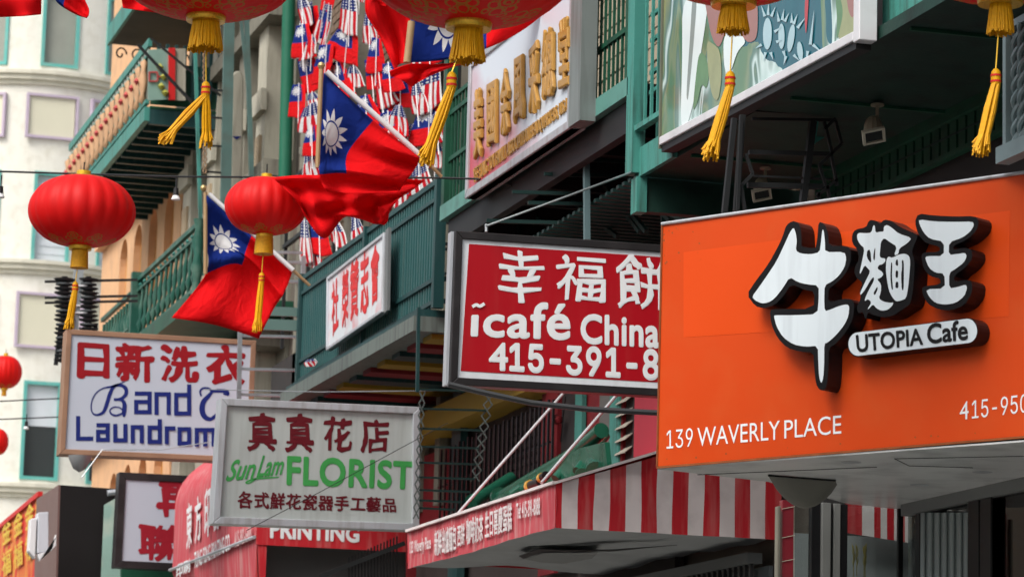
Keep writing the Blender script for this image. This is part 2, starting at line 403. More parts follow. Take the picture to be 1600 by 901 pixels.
def arch_pts(x0, x1, z0, zs, n=10):
    r = (x1-x0)/2; c = (x0+x1)/2
    return [(x0,z0)]+[(c-r*cos(pi*k/n), zs+r*sin(pi*k/n)) for k in range(n+1)]+[(x1,z0)]
def wall_with_holes(parent, X, outer, holes, th, m, name='wall'):
    """wall on plane x=X, coordinates (y,z), thickness th towards +x"""
    vs, fs = fill2d([outer]+holes, extrude=.5)
    return MB().add([Vector((X+(v.z+.5)*th, v.x, v.y)) for v in vs], fs).build(name, m, parent)

# ================================================================= FAR CREAM BUILDING with bowed bay
far = thing('cream_apartment_building', 'pale cream stucco building with turquoise bay windows at the far end of the street', 'building', (11.1, 87.6, 0))
BC = onY(76,300,85); bx = BC.x; R = 3.3; by = 85+R
def bay(phi, r=R): return Vector((bx+r*sin(phi), by-r*cos(phi), 0))
# openings: the curved wall is made of columns with gaps at the windows
wins = [(-.66,-.26), (-.17,.17), (.33,.62)]; wins = [(-.70,-.40), (-.112,.182), (.45,.66)]
lev = [(21.75,23.9),(16.15,18.8),(10.5,13.1),(5.2,7.6)]
def bay_strip(b, a0, a1, z0, z1, r0, r1, mi=0, n=4):
    for k in range(n):
        p, q = a0+(a1-a0)*k/n, a0+(a1-a0)*(k+1)/n
        o0, o1, i0, i1 = bay(p,r1), bay(q,r1), bay(p,r0), bay(q,r0)
        for z, o in ((0,0),): pass
        b.prism([Vector((o0.x,o0.y,z0)),Vector((o1.x,o1.y,z0)),Vector((i1.x,i1.y,z0)),Vector((i0.x,i0.y,z0))], (0,0,z1-z0), mi)
b = MB()
edges = [-1.5]+[e for w_ in wins for e in w_]+[1.5]
for i in range(0, len(edges), 2): bay_strip(b, edges[i], edges[i+1], 0, 26, R-.3, R)
for a0, a1 in wins:
    zz = [0]+[z for l in sorted(lev) for z in l]+[26]
    for i in range(0, len(zz), 2): bay_strip(b, a0, a1, zz[i], zz[i+1], R-.3, R)
b.box(bx-14,by,0,bx-R+.02,by+6,26).box(bx+R-.02,by,0,bx+16,by+6,26)
b.build('wall', CREAM, far)
for z in (21.1,16.15-.0,10.0):
    b = MB(); z = {21.1:21.2, 16.15:16.0, 10.0:10.0}[z]
    for dz, rr, t in ((0,R+.10,.12),(.12,R+.2,.14),(.26,R+.28,.1)): bay_strip(b, -1.5, 1.5, z+dz, z+dz+t, R-.05, rr, n=16)
    b.build('cornice', mat('cornice_stone', (.62,.6,.5), .8), far)
def flat_frame(name, m, parent, c, t, w_, h_, z0, bar, dep, n):
    """picture frame centred at c (plan), tangent t, outward n"""
    o = MB(); c = Vector(c)
    for a, b_, z, hh in ((-w_/2,-w_/2+bar,z0,h_),(w_/2-bar,w_/2,z0,h_),(-w_/2+bar,w_/2-bar,z0,bar),(-w_/2+bar,w_/2-bar,z0+h_-bar,bar)):
        p = c+t*a; q = c+t*b_; p.z = q.z = z
        o.prism([p, q, q+n*dep, p+n*dep], (0,0,hh))
    return o.build(name, m, parent)
for a0, a1 in wins:
    for li, (z0, z1) in enumerate(lev):
        am = (a0+a1)/2; n = Vector((sin(am), -cos(am), 0)); t = Vector((cos(am), sin(am), 0)); c = bay(am, R-.12); wd = 2*R*sin((a1-a0)/2)+.06
        f = flat_frame('window', TEALW, far, c, t, wd, z1-z0+.04, z0-.02, .09, .14, n)
        p = c - n*.03
        zb = z0+.55*(z1-z0)
        MB().prism([p-t*wd/2+Vector((0,0,z0)), p+t*wd/2+Vector((0,0,z0)), p+t*wd/2+Vector((0,0,z1)), p-t*wd/2+Vector((0,0,z1))], -n*.03).build('pane', BLIND if li == 0 else (BLINDW if li == 1 else GLASSD), f)
        if li >= 2:
            MB().prism([p+n*.02-t*wd/2+Vector((0,0,zb)), p+n*.02+t*wd/2+Vector((0,0,zb)), p+n*.02+t*wd/2+Vector((0,0,z1)), p+n*.02-t*wd/2+Vector((0,0,z1))], -n*.01).build('window_blind', BLINDW, f)
        elif li == 1:
            for k in range(1, 12):
                zz = z0+(z1-z0)*k/12
                MB().prism([p+n*.02-t*wd*.45+Vector((0,0,zz)), p+n*.02+t*wd*.45+Vector((0,0,zz)), p+n*.02+t*wd*.45+Vector((0,0,zz+.02)), p+n*.02-t*wd*.45+Vector((0,0,zz+.02))], -n*.01).build('slat', BLINDW, f)
        if li in (0, 1):   # framed panel below each row
            zc = (19.72, 14.0)[li]; hh = (1.22, 1.5)[li]
            for aa in ([-.17+.0, .12] if False else [am-.0]):
                c2 = bay(am-.04, R-.02); ff = flat_frame('panel_frame', LAV, far, c2, t, 1.42, hh, zc, .07, .12, n)
                MB().prism([c2-t*(wd/2+.1)+Vector((0,0,zc+.05))+n*.05, c2+t*(wd/2+.1)+Vector((0,0,zc+.05))+n*.05, c2+t*(wd/2+.1)+Vector((0,0,zc+hh-.05))+n*.05, c2-t*(wd/2+.1)+Vector((0,0,zc+hh-.05))+n*.05], -n*.05).build('panel', CREAMP, ff)

# ================================================================= PEACH BUILDING with arches (x=8.6, y 48.3..58)
pe = thing('peach_building', 'peach stucco building with ochre arched windows behind the green balconies', 'building', (9.5, 53, 0))
YA = [55.45, 53.95, 52.4, 50.85, 49.35]
holes = [arch_pts(y-.42, y+.42, 9.4, 11.35) for y in YA] + [arch_pts(y-.42, y+.42, 5.6, 7.2) for y in YA]
wall_with_holes(pe, 8.6, [(48.3,0),(58,0),(58,20),(48.3,20)], holes, .35, PEACH)
MB().box(8.96,48.3,0,16,58,20).build('rear_wall', PEACH, pe)
for y in YA:
    for zb, zs in ((9.4,11.35),(5.6,7.2)):
        vs, fs = fill2d([arch_pts(y-.42,y+.42,zb,zs), arch_pts(y-.33,y+.33,zb+.08,zs)], extrude=.5)
        f = MB().add([Vector((8.72+(v.z+.5)*.1, v.x, v.y)) for v in vs], fs).build('window', OCHRE, pe)
        vs, fs = fill2d([arch_pts(y-.34,y+.34,zb+.07,zs)], extrude=.5)
        MB().add([Vector((8.8+(v.z+.5)*.02, v.x, v.y)) for v in vs], fs).build('pane', mat('ochre_shutter', (.42,.18,.03), .5), f)
MB().box(8.45,48.3,11.95,8.6-.002,58,12.05).build('cornice', PEACH, pe)
MB().box(8.4,48.3,8.1,8.598,58,8.3).build('cornice', PEACH, pe)

# ================================================================= STONE BUILDING (y 41..48.3), BRICK BUILDING (32..41), SANDY BUILDING (22..32), SHOP BUILDING (12..22)
st = thing('stone_building', 'weathered grey stone building with carved pilasters and scrollwork', 'building', (9.5, 45, 0))
MB().box(8.6,41.2,0,14,48.3,18).build('wall', STONE, st)
for y0, y1, mm in ((47.3,48.0,STONEL),(45.4,46.0,STONEL),(43.2,43.8,STONE),(41.8,42.4,STONEL)):
    p = MB().box(8.32,y0,4,8.598,y1,16).build('pilaster', mm, st)
    MB().box(8.24,y0-.08,11.2,8.318,y1+.08,11.5).build('capital', STONEL, p); MB().box(8.24,y0-.08,8.9,8.318,y1+.08,9.1).build('plinth', STONEL, p)
    MB().box(8.28,y0+.16,9.3,8.318,y1-.16,10.9).build('panel', mat('sandstone_panel', (.42,.33,.22), .8, var=.3), p)
for i in range(12):  # carved rosettes and scrolls up the pilasters
    z = 9.2+.42*i
    for y in (44.6, 42.9):
        b = MB(); n = 14
        pts = [Vector((8.5, y+(.15-.009*k)*cos(k*.7), z+(.15-.009*k)*sin(k*.7))) for k in range(n)]
        b.tube(pts, .028, 5).build('scroll', STONEL, st)
for z in (7.9, 10.2, 12.4): MB().box(8.2,41.2,z,8.598,48.3,z+.22).build('string_course', STONE, st)

br = thing('brick_building', 'dark brown brick building with pale stone pilasters behind the small flags', 'building', (9.5, 36, 0))
MB().box(8.64,32.2,0,14,41.2,18).build('wall', MORTAR, br)
bk = make_mesh('brick', (q := MB().box(-.03,-.105,0,0,.105,.085)).v, q.f, BRICKA)
bk2 = make_mesh('brick', (q := MB().box(-.03,-.105,0,0,.105,.085)).v, q.f, BRICKB)
# pilasters
PILS = [(36.75,37.1),(34.6,34.9),(33.1,33.3),(39.4,39.8),(32.22,32.4)]
for y0, y1 in PILS:
    p = MB().box(8.40,y0,5,8.638,y1,16).build('pilaster', STONE, br)
    for k in range(10):
        z = 8+.42*k; MB().prism([(8.38,y0+.02,z),(8.38,y1-.02,z+.12),(8.38,y1-.02,z+.2),(8.38,y0+.02,z+.08)], (.02-.002,0,0)).build('moulding', STONE, p)
def is_free(y, z): return not any(a-.12 < y < c+.12 for a, c in PILS)
cnt = 0; rest = MB()
rr = random.Random(3)
def brick_field(parent, X, y0, y1, z0, z1, me, mt, limit, bw=.235, bh=.105, test=None, near=True):
    cells = []
    row = 0; z = z0
    while z < z1:
        y = y0+(bw/2 if row%2 else 0)+bw/2
        while y < y1-bw/2:
            if test is None or test(y, z): cells.append((y, z))
            y += bw
        z += bh; row += 1
    cells.sort(key=lambda c: c[0])
    for y, z in cells[:limit]: inst('brick', me, parent, (X+rr.uniform(-.006,.006), y, z))
    b = MB()
    for y, z in cells[limit:]:
        x = X+rr.uniform(-.006,.006); b.box(x-.03, y-.105*bw/.235, z, x, y+.105*bw/.235, z+bh-.02)
    if b.v: tag(b.build('brick', mt, parent), kind='stuff')
brick_field(br, 8.638, 32.5, 39.2, 8.0, 12.6, bk, BRICKA, 280, test=is_free)

sa = thing('sandy_brick_building', 'sandy brick building wall behind the green balconies of the family association', 'building', (9.5, 27, 0))
MB().box(8.64,22.0,0,14,32.2,18).build('wall', MORTAR, sa)
MB().box(8.60,30.6,5.2,8.638,31.0,12).build('pilaster', STONEL, sa)
brick_field(sa, 8.638, 22.2, 32.1, 5.2, 9.4, bk2, BRICKB, 290, bw=.34, bh=.15, test=lambda y, z: not (30.45 < y < 31.15))

sh = thing('shop_building', 'dark ground floor shop building behind the orange sign', 'building', (9.5, 17, 0))
MB().box(8.62,8,0,14,22.0,18).build('wall', DARKW, sh)
# green slatted band under the balcony
MB().box(8.56,9,6.22,8.618,21.9,6.50).build('band_board', GREEN, sh)
MB().box(8.50,9,6.44,8.558,21.9,6.52).build('moulding', GREEN, sh); MB().box(8.52,9,6.20,8.558,21.9,6.235).build('moulding', GREEN, sh); MB().box(8.53,9,6.34,8.558,21.9,6.352).build('moulding', IRONG, sh)
sl = unit('slat', GREEN, .03, .11, .2); 
for k in range(88): inst('slat', sl, sh, (8.548, 9.2+.145*k, 6.237))

# opposite side of the alley (out of frame, closes the street for light and reflections)
op = thing('opposite_building', 'plain pale building on the other side of the alley', 'building', (-8, 20, 0))
MB().box(-9,-8,0,-5.2,70,8.5).build('wall', CREAM, op)

# ================================================================= BALCONIES
def rail_bars(parent, me, x, ya, yb, z, step, name='baluster', jit=0):
    n = int(abs(yb-ya)/step)
    for k in range(n+1): inst(name, me, parent, (x, ya+(yb-ya)*k/n, z))
# --- green bar balcony (G)
G = thing('green_balcony', 'dark teal iron balcony with close vertical bars and a hung white sign', 'balcony', (7.9, 31.2, 6.2))
GY0, GY1 = 28.2, 34.2
MB().box(7.10,28.3,6.19,8.6,GY1,6.33).build('floor_slab', mat('weathered_grey_green', (.13,.16,.145), .6, dirt=(.05,.05,.05), dirt_amt=.6, streak=True), G)
MB().box(7.16,28.32,6.332,8.59,GY1,6.40).build('floor_edge', TEALD, G)
for z, t in ((7.58,.05),(7.42,.035),(6.66,.04),(6.45,.04)): MB().box(7.27,GY0,z,7.33,GY1,z+t).build('rail', TEALD, G)
for z, t in ((7.58,.05),(7.42,.035),(6.66,.04),(6.45,.04)): MB().box(7.332,GY0,z,8.6,GY0+.05,z+t).build('rail', TEALD, G)
bar = unit('baluster', mat('worn_teal_bar', (.035,.115,.115), .5, dirt=(.1,.15,.14), dirt_amt=.5, streak=True), .022, .03, 1.14)
rail_bars(G, bar, 7.30, GY0+.12, GY1-.05, 6.43, .095)
for k in range(12): inst('baluster', bar, G, (7.42+.1*k, GY0+.025, 6.43))
b = MB()
for k in range(110):   # corrugated backing
    y = GY0+.1+k*.0535; b.box(7.345 + (.012 if k%2 else 0),y,6.70,7.362,y+.05,7.41)
b.build('backing_panel', mat('deep_teal_sheet', (.006,.027,.028), .5), G)
for y in (GY0+.02, GY1-.05, 31.1): MB().box(7.25,y-.04,6.40,7.35,y+.04,7.66).build('post', TEALD, G)
# scroll ironwork on the near corner
for zz, s in ((7.15,.09),(6.62,.11),(7.55,.1)):
    MB().tube([Vector((7.55+s*cos(a*.5)*(1-a/16), GY0-.03, zz+s*sin(a*.5)*(1-a/16))) for a in range(13)], .012, 5).build('scroll', TEALD, G)
for z in (7.2, 7.0, 6.95, 6.72): MB().bar((7.35,GY0-.02,z),(8.6,GY0-.02,z),.025).build('rung', IRON, G)
# painted underside boards seen from below
for i in range(9):
    y = 28.4+i*.6
    MB().box(7.3,y,6.14,8.6,y+.32,6.188).build('beam', (YELP, DRED, TEALD)[i%3], G)
MB().box(8.2,28.35,5.7,8.59,33.5,5.95).build('lower_board', YELP, G)

# white sign on it
gs = thing('hanging_sign', 'white sign with five red brush characters hung on the dark teal bar balcony', 'sign', (7.2, 31.6, 6.65))
pl = PX(7.16); n = pl.n
q = [pl.at(513,433), pl.at(602,363), pl.at(600,487), pl.at(512,548)]
board(gs, q, n, .04, mat('white_sign_stained_pink', (.62,.66,.69), .4, var=.03, dirt=(.62,.32,.34), dirt_amt=.9), 'face')
MB().prism([q[1]+Vector((0,-.002,.02)), q[1]+Vector((0,-.12,.03)), q[2]+Vector((0,-.12,-.0)), q[2]+Vector((0,-.002,-.02))], (.03,0,0)).build('side_panel', mat('dull_side_metal', (.16,.17,.17), .5, .2), gs)
frame(gs, q, n, .035, .045, ALU)
for s, qq in zip('社榮贊志會', ([519,443,529,434,529,510,519,526],[535,429,545,420,544,500,535,515],[548,414,561,405,560,490,548,502],[564,398,576,389,576,480,564,492],[580,389,593,376,592,466,580,478])):
    text(gs, s, pl, [(qq[0],qq[1]),(qq[2],qq[3]),(qq[4],qq[5]),(qq[6],qq[7])], mat('bright_red_print', (.62,.02,.02), .5), bold=.035, rough=.02, name='character')

# --- association balcony (K) and its gilded board
K = thing('green_balcony', 'green iron balcony carrying the gilded association board', 'balcony', (7.9, 25, 7.16))
MB().box(7.24,22.45,7.17,7.34,28.0,7.31).build('floor_edge', mat('blue_green_channel', (.1,.26,.22), .5, dirt=(.03,.05,.05), dirt_amt=.5), K)
MB().box(7.342,22.45,7.20,8.6,28.0,7.27).build('floor_slab', IRON, K)
for z in (8.30, 8.16, 7.72): MB().box(7.29,22.45,z,7.33,28.0,z+.04).build('rail', GREEN, K)
for y in (28.0, 23.75, 22.55): MB().box(7.26,y-.05,7.31,7.36,y+.05,9.2).build('post', GREEN, K)
bar = unit('baluster', GREEN, .018, .022, 1.0)
rail_bars(K, bar, 7.31, 27.9, 27.2, 7.31, .11); rail_bars(K, bar, 7.31, 23.7, 22.6, 7.31, .105)
for z in (8.3,7.72): MB().bar((7.36,28,z),(8.6,28,z),.03).build('rail', GREEN, K)
for k in range(11): inst('baluster', bar, K, (7.45+.11*k, 28.0, 7.31))
for i in range(8):
    y = 22.6+i*.75
    MB().box(7.35,y,7.06,8.6,y+.07,7.195).build('joist', IRON, K)
MB().box(7.30,22.45,6.92,7.38,27.9,7.165).build('beam', IRON, K)
for k in range(40):
    y = 22.5+.135*k; MB().box(7.4,y,7.272,8.6,y+.05,7.285).build('grating_bar', IRONG, K)

kb = thing('association_board', 'white and pink board with raised gilded characters and headquarters lettering', 'sign', (7.15, 25.7, 7.15))
KX = 7.14; pl = PX(KX); n = pl.n
q = [pl.at(731,131), pl.at(898,-1), pl.at(901,198), pl.at(735,322)]
# rectangle on the plane (its right edge in frame is at y=24.1)
zt = 8.37; zbm = 7.13; ya, yb = q[0].y-.08, q[1].y
q = [Vector((KX,ya,zt)), Vector((KX,yb,zt)), Vector((KX,yb,zbm)), Vector((KX,ya,zbm))]
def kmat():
    m = bpy.data.materials.new('board_face_pink_white'); m.use_nodes = True; t = m.node_tree; b = t.nodes['Principled BSDF']; b.inputs['Roughness'].default_value = .3
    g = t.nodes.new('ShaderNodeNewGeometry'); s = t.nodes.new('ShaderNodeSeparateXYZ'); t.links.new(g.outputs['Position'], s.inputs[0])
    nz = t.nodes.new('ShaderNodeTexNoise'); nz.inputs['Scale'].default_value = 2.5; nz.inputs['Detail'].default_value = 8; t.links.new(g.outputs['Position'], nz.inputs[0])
    # colour blend: red at the far lower corner of the board turning white towards its near upper one
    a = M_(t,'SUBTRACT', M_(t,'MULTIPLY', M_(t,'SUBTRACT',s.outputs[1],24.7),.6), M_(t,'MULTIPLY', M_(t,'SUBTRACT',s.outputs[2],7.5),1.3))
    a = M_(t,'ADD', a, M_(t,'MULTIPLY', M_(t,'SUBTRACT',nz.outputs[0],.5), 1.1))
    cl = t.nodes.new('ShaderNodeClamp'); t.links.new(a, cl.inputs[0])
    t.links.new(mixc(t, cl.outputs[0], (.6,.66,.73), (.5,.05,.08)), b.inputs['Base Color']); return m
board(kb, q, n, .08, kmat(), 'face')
frame(kb, q, n, .07, .12, mat('brushed_board_frame', (.5,.52,.54), .35, .5, dirt=(.3,.2,.2), dirt_amt=.5, streak=True), proud=.02)
MB().box(KX-.03, yb-.30, zbm, KX+.10, yb-.004, zt+.3).build('side_panel', mat('grey_green_metal', (.22,.25,.24), .45, .3, dirt=(.1,.11,.1), dirt_amt=.5, streak=True), kb)
chq = [(742,758,136,247,125),(763,781,126,227,116),(784,801,105,212,96),(804,824,87,192,78),(828,847,64,178,55),(849,871,43,155,36),(875,895,27,137,18)]
for s, (x0,x1,y0,y1,_) in zip('美國余風采總堂', chq):
    x0 += 4; sk = (x1-x0)*.62
    text(kb, s, pl, [(x0,y0+6),(x1,y0+6-sk),(x1,y1-sk+6),(x0,y1+4)], GOLD, h=.004, thick=.04, bold=.0, bevel=.032, name='character')
text(kb, 'YEE FUNG TOY FAMILY ASSOCIATION HEADQUARTERS, U.S.A.', pl, [(742,264),(890,151),(890,175),(742,291)], GOLD, h=.004, thick=.014, bold=.0)

# --- mural balcony (right top)
Mu = thing('green_balcony', 'teal balcony with a shiny painted mural panel and dark green underside', 'balcony', (7.9, 17, 6.2))
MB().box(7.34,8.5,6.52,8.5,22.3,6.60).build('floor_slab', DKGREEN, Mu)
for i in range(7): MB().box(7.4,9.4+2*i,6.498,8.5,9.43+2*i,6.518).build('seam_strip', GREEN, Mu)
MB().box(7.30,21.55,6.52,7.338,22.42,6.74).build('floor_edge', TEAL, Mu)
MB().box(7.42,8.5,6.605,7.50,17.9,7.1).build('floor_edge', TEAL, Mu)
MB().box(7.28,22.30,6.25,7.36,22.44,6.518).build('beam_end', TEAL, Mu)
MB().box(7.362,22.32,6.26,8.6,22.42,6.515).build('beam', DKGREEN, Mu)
MB().box(7.24,22.31,6.55,7.34,22.47,9.5).build('post', TEAL, Mu)
MB().box(7.25,21.64,6.86,7.31,22.3,6.90).build('rail', TEAL, Mu)
for z in (7.15,7.30,7.55,7.75): MB().box(7.36,21.62,z,7.39,22.3,z+.03).build('rail', TEAL, Mu)
bar = unit('baluster', TEAL, .02, .024, 2.0)
rail_bars(Mu, bar, 7.30, 22.2, 21.75, 6.89, .115)
for k in range(5): inst('baluster', bar, Mu, (7.45+.2*k, 22.35, 6.6))

mp = thing('mural_panel', 'glossy painted panel of lotus flowers in a white metal frame hung on the teal balcony', 'sign', (7.22, 19.6, 6.5))
MX = 7.22
def mural():
    m = bpy.data.materials.new('painted_mural'); m.use_nodes = True; t = m.node_tree; b = t.nodes['Principled BSDF']; b.inputs['Roughness'].default_value = .12; b.inputs['Coat Weight'].default_value = .1
    g = t.nodes.new('ShaderNodeNewGeometry'); s = t.nodes.new('ShaderNodeSeparateXYZ'); t.links.new(g.outputs['Position'], s.inputs[0])
    def noise(sc, det, vec, dist=0):
        n = t.nodes.new('ShaderNodeTexNoise'); n.inputs['Scale'].default_value = sc; n.inputs['Detail'].default_value = det; n.inputs['Distortion'].default_value = dist; t.links.new(vec, n.inputs[0]); return n.outputs[0]
    mpn = t.nodes.new('ShaderNodeMapping'); mpn.inputs['Scale'].default_value = (1,1.5,.65); t.links.new(g.outputs['Position'], mpn.inputs[0]); v = mpn.outputs[0]
    wv = t.nodes.new('ShaderNodeTexNoise'); wv.inputs['Scale'].default_value = 1.3; wv.inputs['Detail'].default_value = 2; t.links.new(v, wv.inputs[0])
    vv = t.nodes.new('ShaderNodeVectorMath'); vv.operation = 'MULTIPLY_ADD'; t.links.new(wv.outputs[1], vv.inputs[0]); vv.inputs[1].default_value = (.8,.8,.8); t.links.new(v, vv.inputs[2])
    a = noise(1.5, 1.5, vv.outputs[0], .6)
    rp = t.nodes.new('ShaderNodeValToRGB'); cr = rp.color_ramp; cr.interpolation = 'LINEAR'
    for e in list(cr.elements)[1:]: cr.elements.remove(e)
    cols = [(.0,(.03,.14,.09)),(.36,(.06,.2,.12)),(.42,(.12,.22,.11)),(.45,(.2,.27,.15)),(.49,(.09,.2,.15)),(.53,(.15,.24,.2)),(.57,(.45,.6,.57)),(.61,(.6,.74,.72)),(.65,(.1,.2,.16)),(.72,(.25,.28,.13))]
    cr.elements[0].color = (*cols[0][1],1)
    for p, c in cols[1:]: e = cr.elements.new(p); e.color = (*c,1)
    t.links.new(a, rp.inputs[0]); pale = rp.outputs[0]
    # teal pool on the near half of the painting
    y, z = s.outputs[1], s.outputs[2]
    pool = M_(t,'MULTIPLY', M_(t,'LESS_THAN', M_(t,'ADD',y,M_(t,'MULTIPLY',M_(t,'SUBTRACT',a,.5),.02)), 19.98), M_(t,'GREATER_THAN', M_(t,'ADD',y,M_(t,'MULTIPLY',M_(t,'SUBTRACT',a,.5),1.)), 18.35))
    lowg = M_(t,'GREATER_THAN', M_(t,'ADD', z, M_(t,'ADD', M_(t,'MULTIPLY',noise(3.,3,g.outputs['Position']),.3), M_(t,'MULTIPLY',M_(t,'SUBTRACT',19.5,y),.5))), 6.96)
    pool = M_(t,'MULTIPLY', pool, lowg)
    pc = mixc(t, noise(4,4,v), (.004,.075,.11), (.008,.13,.16))
    c = mixc(t, pool, pale, pc); t.links.new(c, b.inputs['Base Color']); 
    bp = t.nodes.new('ShaderNodeBump'); bp.inputs['Strength'].default_value = .25; bp.inputs['Distance'].default_value = .05; t.links.new(wv.outputs[0], bp.inputs['Height']); t.links.new(bp.outputs[0], b.inputs['Normal']); t.links.new(bp.outputs[0], b.inputs['Coat Normal'])
    return m
ym0, ym1 = 21.56, 17.84
q = [Vector((MX,ym0,9.2)), Vector((MX,ym1,9.2)), Vector((MX,ym1,6.52)), Vector((MX,ym0,6.60))]
board(mp, q, Vector((-1,0,0)), .08, mural(), 'face')
WFR = mat('white_metal_trim', (.7,.7,.72), .4, .2, dirt=(.4,.4,.38), dirt_amt=.4)
MB().prism([(MX-.02,ym0,6.60),(MX-.02,ym1,6.515),(MX-.02,ym1,6.575),(MX-.02,ym0,6.66)], (.12,0,0)).build('frame_bar', WFR, mp, bevel=.006)
MB().box(MX-.02,ym1-.10,6.50,MX+.10,ym1-.002,9.2).build('frame_bar', WFR, mp, bevel=.006)
MB().box(MX-.015,ym0+.002,6.58,MX+.10,ym0+.03,9.2).build('frame_bar', mat('bronze_edge', (.16,.17,.12), .4, .3), mp)
MB().prism([(MX,ym0,6.55),(MX,ym1,6.465),(MX,ym1,6.512),(MX,ym0,6.597)], (.1,0,0)).build('drip_edge', IRON, mp)
# painted lotus heads and petals
MP = PX(MX-.002)
PET = mat('pale_petal_paint', (.38,.55,.6), .2, var=.15)
def petal(cx, cy, rx, ry, rot=0, nm='painted_flower'):
    pts = [(cx+rx*cos(a)*cos(rot)-ry*sin(a)*sin(rot)*(1), cy+rx*cos(a)*sin(rot)+ry*sin(a)*cos(rot)) for a in [tau*k/16 for k in range(16)]]
    return pts
def spike(x, y, dx, dy, w_): return [(x-w_*dy*.5/max(abs(dx)+abs(dy),1)*2, y+w_*dx*.5/max(abs(dx)+abs(dy),1)*2), (x+dx, y+dy), (x+w_*dy/max(abs(dx)+abs(dy),1), y-w_*dx/max(abs(dx)+abs(dy),1))]
loops = []
for cx, cy, rx, ry, rot in ((1199,53,7,25,.02),(1221,57,5,20,.0),(1236,60,5,22,.15),(1250,80,4.5,15,-.1)): loops.append(petal(cx,cy,rx,ry,rot))
for x, y, dx, dy in ((1195,26,-6,-18),(1200,24,1,-20),(1205,26,7,-16),(1217,34,-3,-17),(1222,32,3,-18),(1226,34,7,-14),(1237,36,0,-16),(1240,38,6,-16),(1246,44,12,-16),(1210,50,12,-8),(1190,70,-10,6),(1196,82,-3,14),(1204,82,4,12),(1224,80,4,14),(1228,88,-4,14),(1266,70,6,-55),(1270,70,16,14),(1262,80,-2,18),(1240,86,10,10),(1213,66,9,-4)):
    L_ = (dx*dx+dy*dy)**.5; nx, ny = -dy/L_*2.4, dx/L_*2.4; loops.append([(x-nx,y-ny),(x+dx,y+dy),(x+nx,y+ny)])
vs = []; b = MB()
for k, l in enumerate(loops):
    v, f = fill2d([l]); b.add([MP.at(p.x,p.y,.003+.00015*k) for p in v], f)
b.build('painted_flower', PET, mp)
def blob(pts, m, h, nm='painted_leaf'): return shape(mp, [pts], MP, m, h*.15, 0, nm, smooth=2)
PWH = mat('mural_white', (.7,.8,.8), .15); PBR = mat('mural_brown_pink', (.33,.17,.15), .2); PRD = mat('mural_red', (.45,.06,.07), .2); PGN = mat('mural_green', (.12,.24,.12), .2, var=.3, scale=8); POL = mat('mural_olive', (.3,.33,.18), .2, var=.2, scale=8)
blob([(1066,-8),(1108,-8),(1102,40),(1094,90),(1086,150),(1076,190),(1068,202),(1063,190),(1066,100)], PWH, .010)
blob([(1082,-8),(1090,-8),(1082,90),(1075,160),(1072,150),(1078,60)], mat('mural_grey', (.25,.3,.28), .2), .011)
blob([(1100,-8),(1140,-8),(1136,40),(1124,78),(1112,60),(1104,20)], PBR, .012)
blob([(1150,-8),(1184,-8),(1184,60),(1170,68),(1158,56),(1150,30)], PBR, .013)
blob([(1130,60),(1142,40),(1168,64),(1152,80),(1143,110),(1135,118),(1131,100)], PWH, .014)
blob([(1104,62),(1116,70),(1125,78),(1128,120),(1122,160),(1112,150),(1106,110)], POL, .015)
blob([(1258,-8),(1264,-8),(1261,40),(1259,56),(1257,30)], PRD, .016)
blob([(1310,-8),(1342,-8),(1341,40),(1334,56),(1312,68),(1307,40)], POL, .017)
blob([(1322,-8),(1337,-8),(1337,16),(1332,30),(1326,20)], PBR, .018)
blob([(1305,-8),(1312,-8),(1318,20),(1310,56),(1307,62),(1308,30)], PGN, .019)
blob([(1092,80),(1104,88),(1108,120),(1104,140),(1096,130),(1090,160),(1082,176),(1086,130)], PGN, .0105)

# --- near twisted railing at the right edge
tr = thing('twisted_iron_railing', 'pale blue grey balcony railing with twisted bars at the right edge', 'railing', (7.3, 15, 5.4))
BG = mat('pale_blue_grey_paint', (.2,.28,.29), .45, dirt=(.1,.13,.13), dirt_amt=.4)
MB().box(7.24,13.0,5.36,7.32,15.84,5.45).build('rail', BG, tr); MB().box(7.27,13.0,6.10,7.31,15.84,6.14).build('rail', BG, tr)
for k in range(9):
    y = 15.82-.17*k-.0
    if k in (0, 4): MB().box(7.27,y-.045,5.45,7.31,y-.005,6.6).build('post', BG, tr); y -= .09
    b = MB(); n = 34
    for s in (0, pi): b.tube([Vector((7.29+.017*cos(s+i*.75), y-.05+.017*sin(s+i*.75), 5.45+.65*i/n)) for i in range(n+1)], .016, 6)
    b.build('baluster', BG, tr, smooth=True)

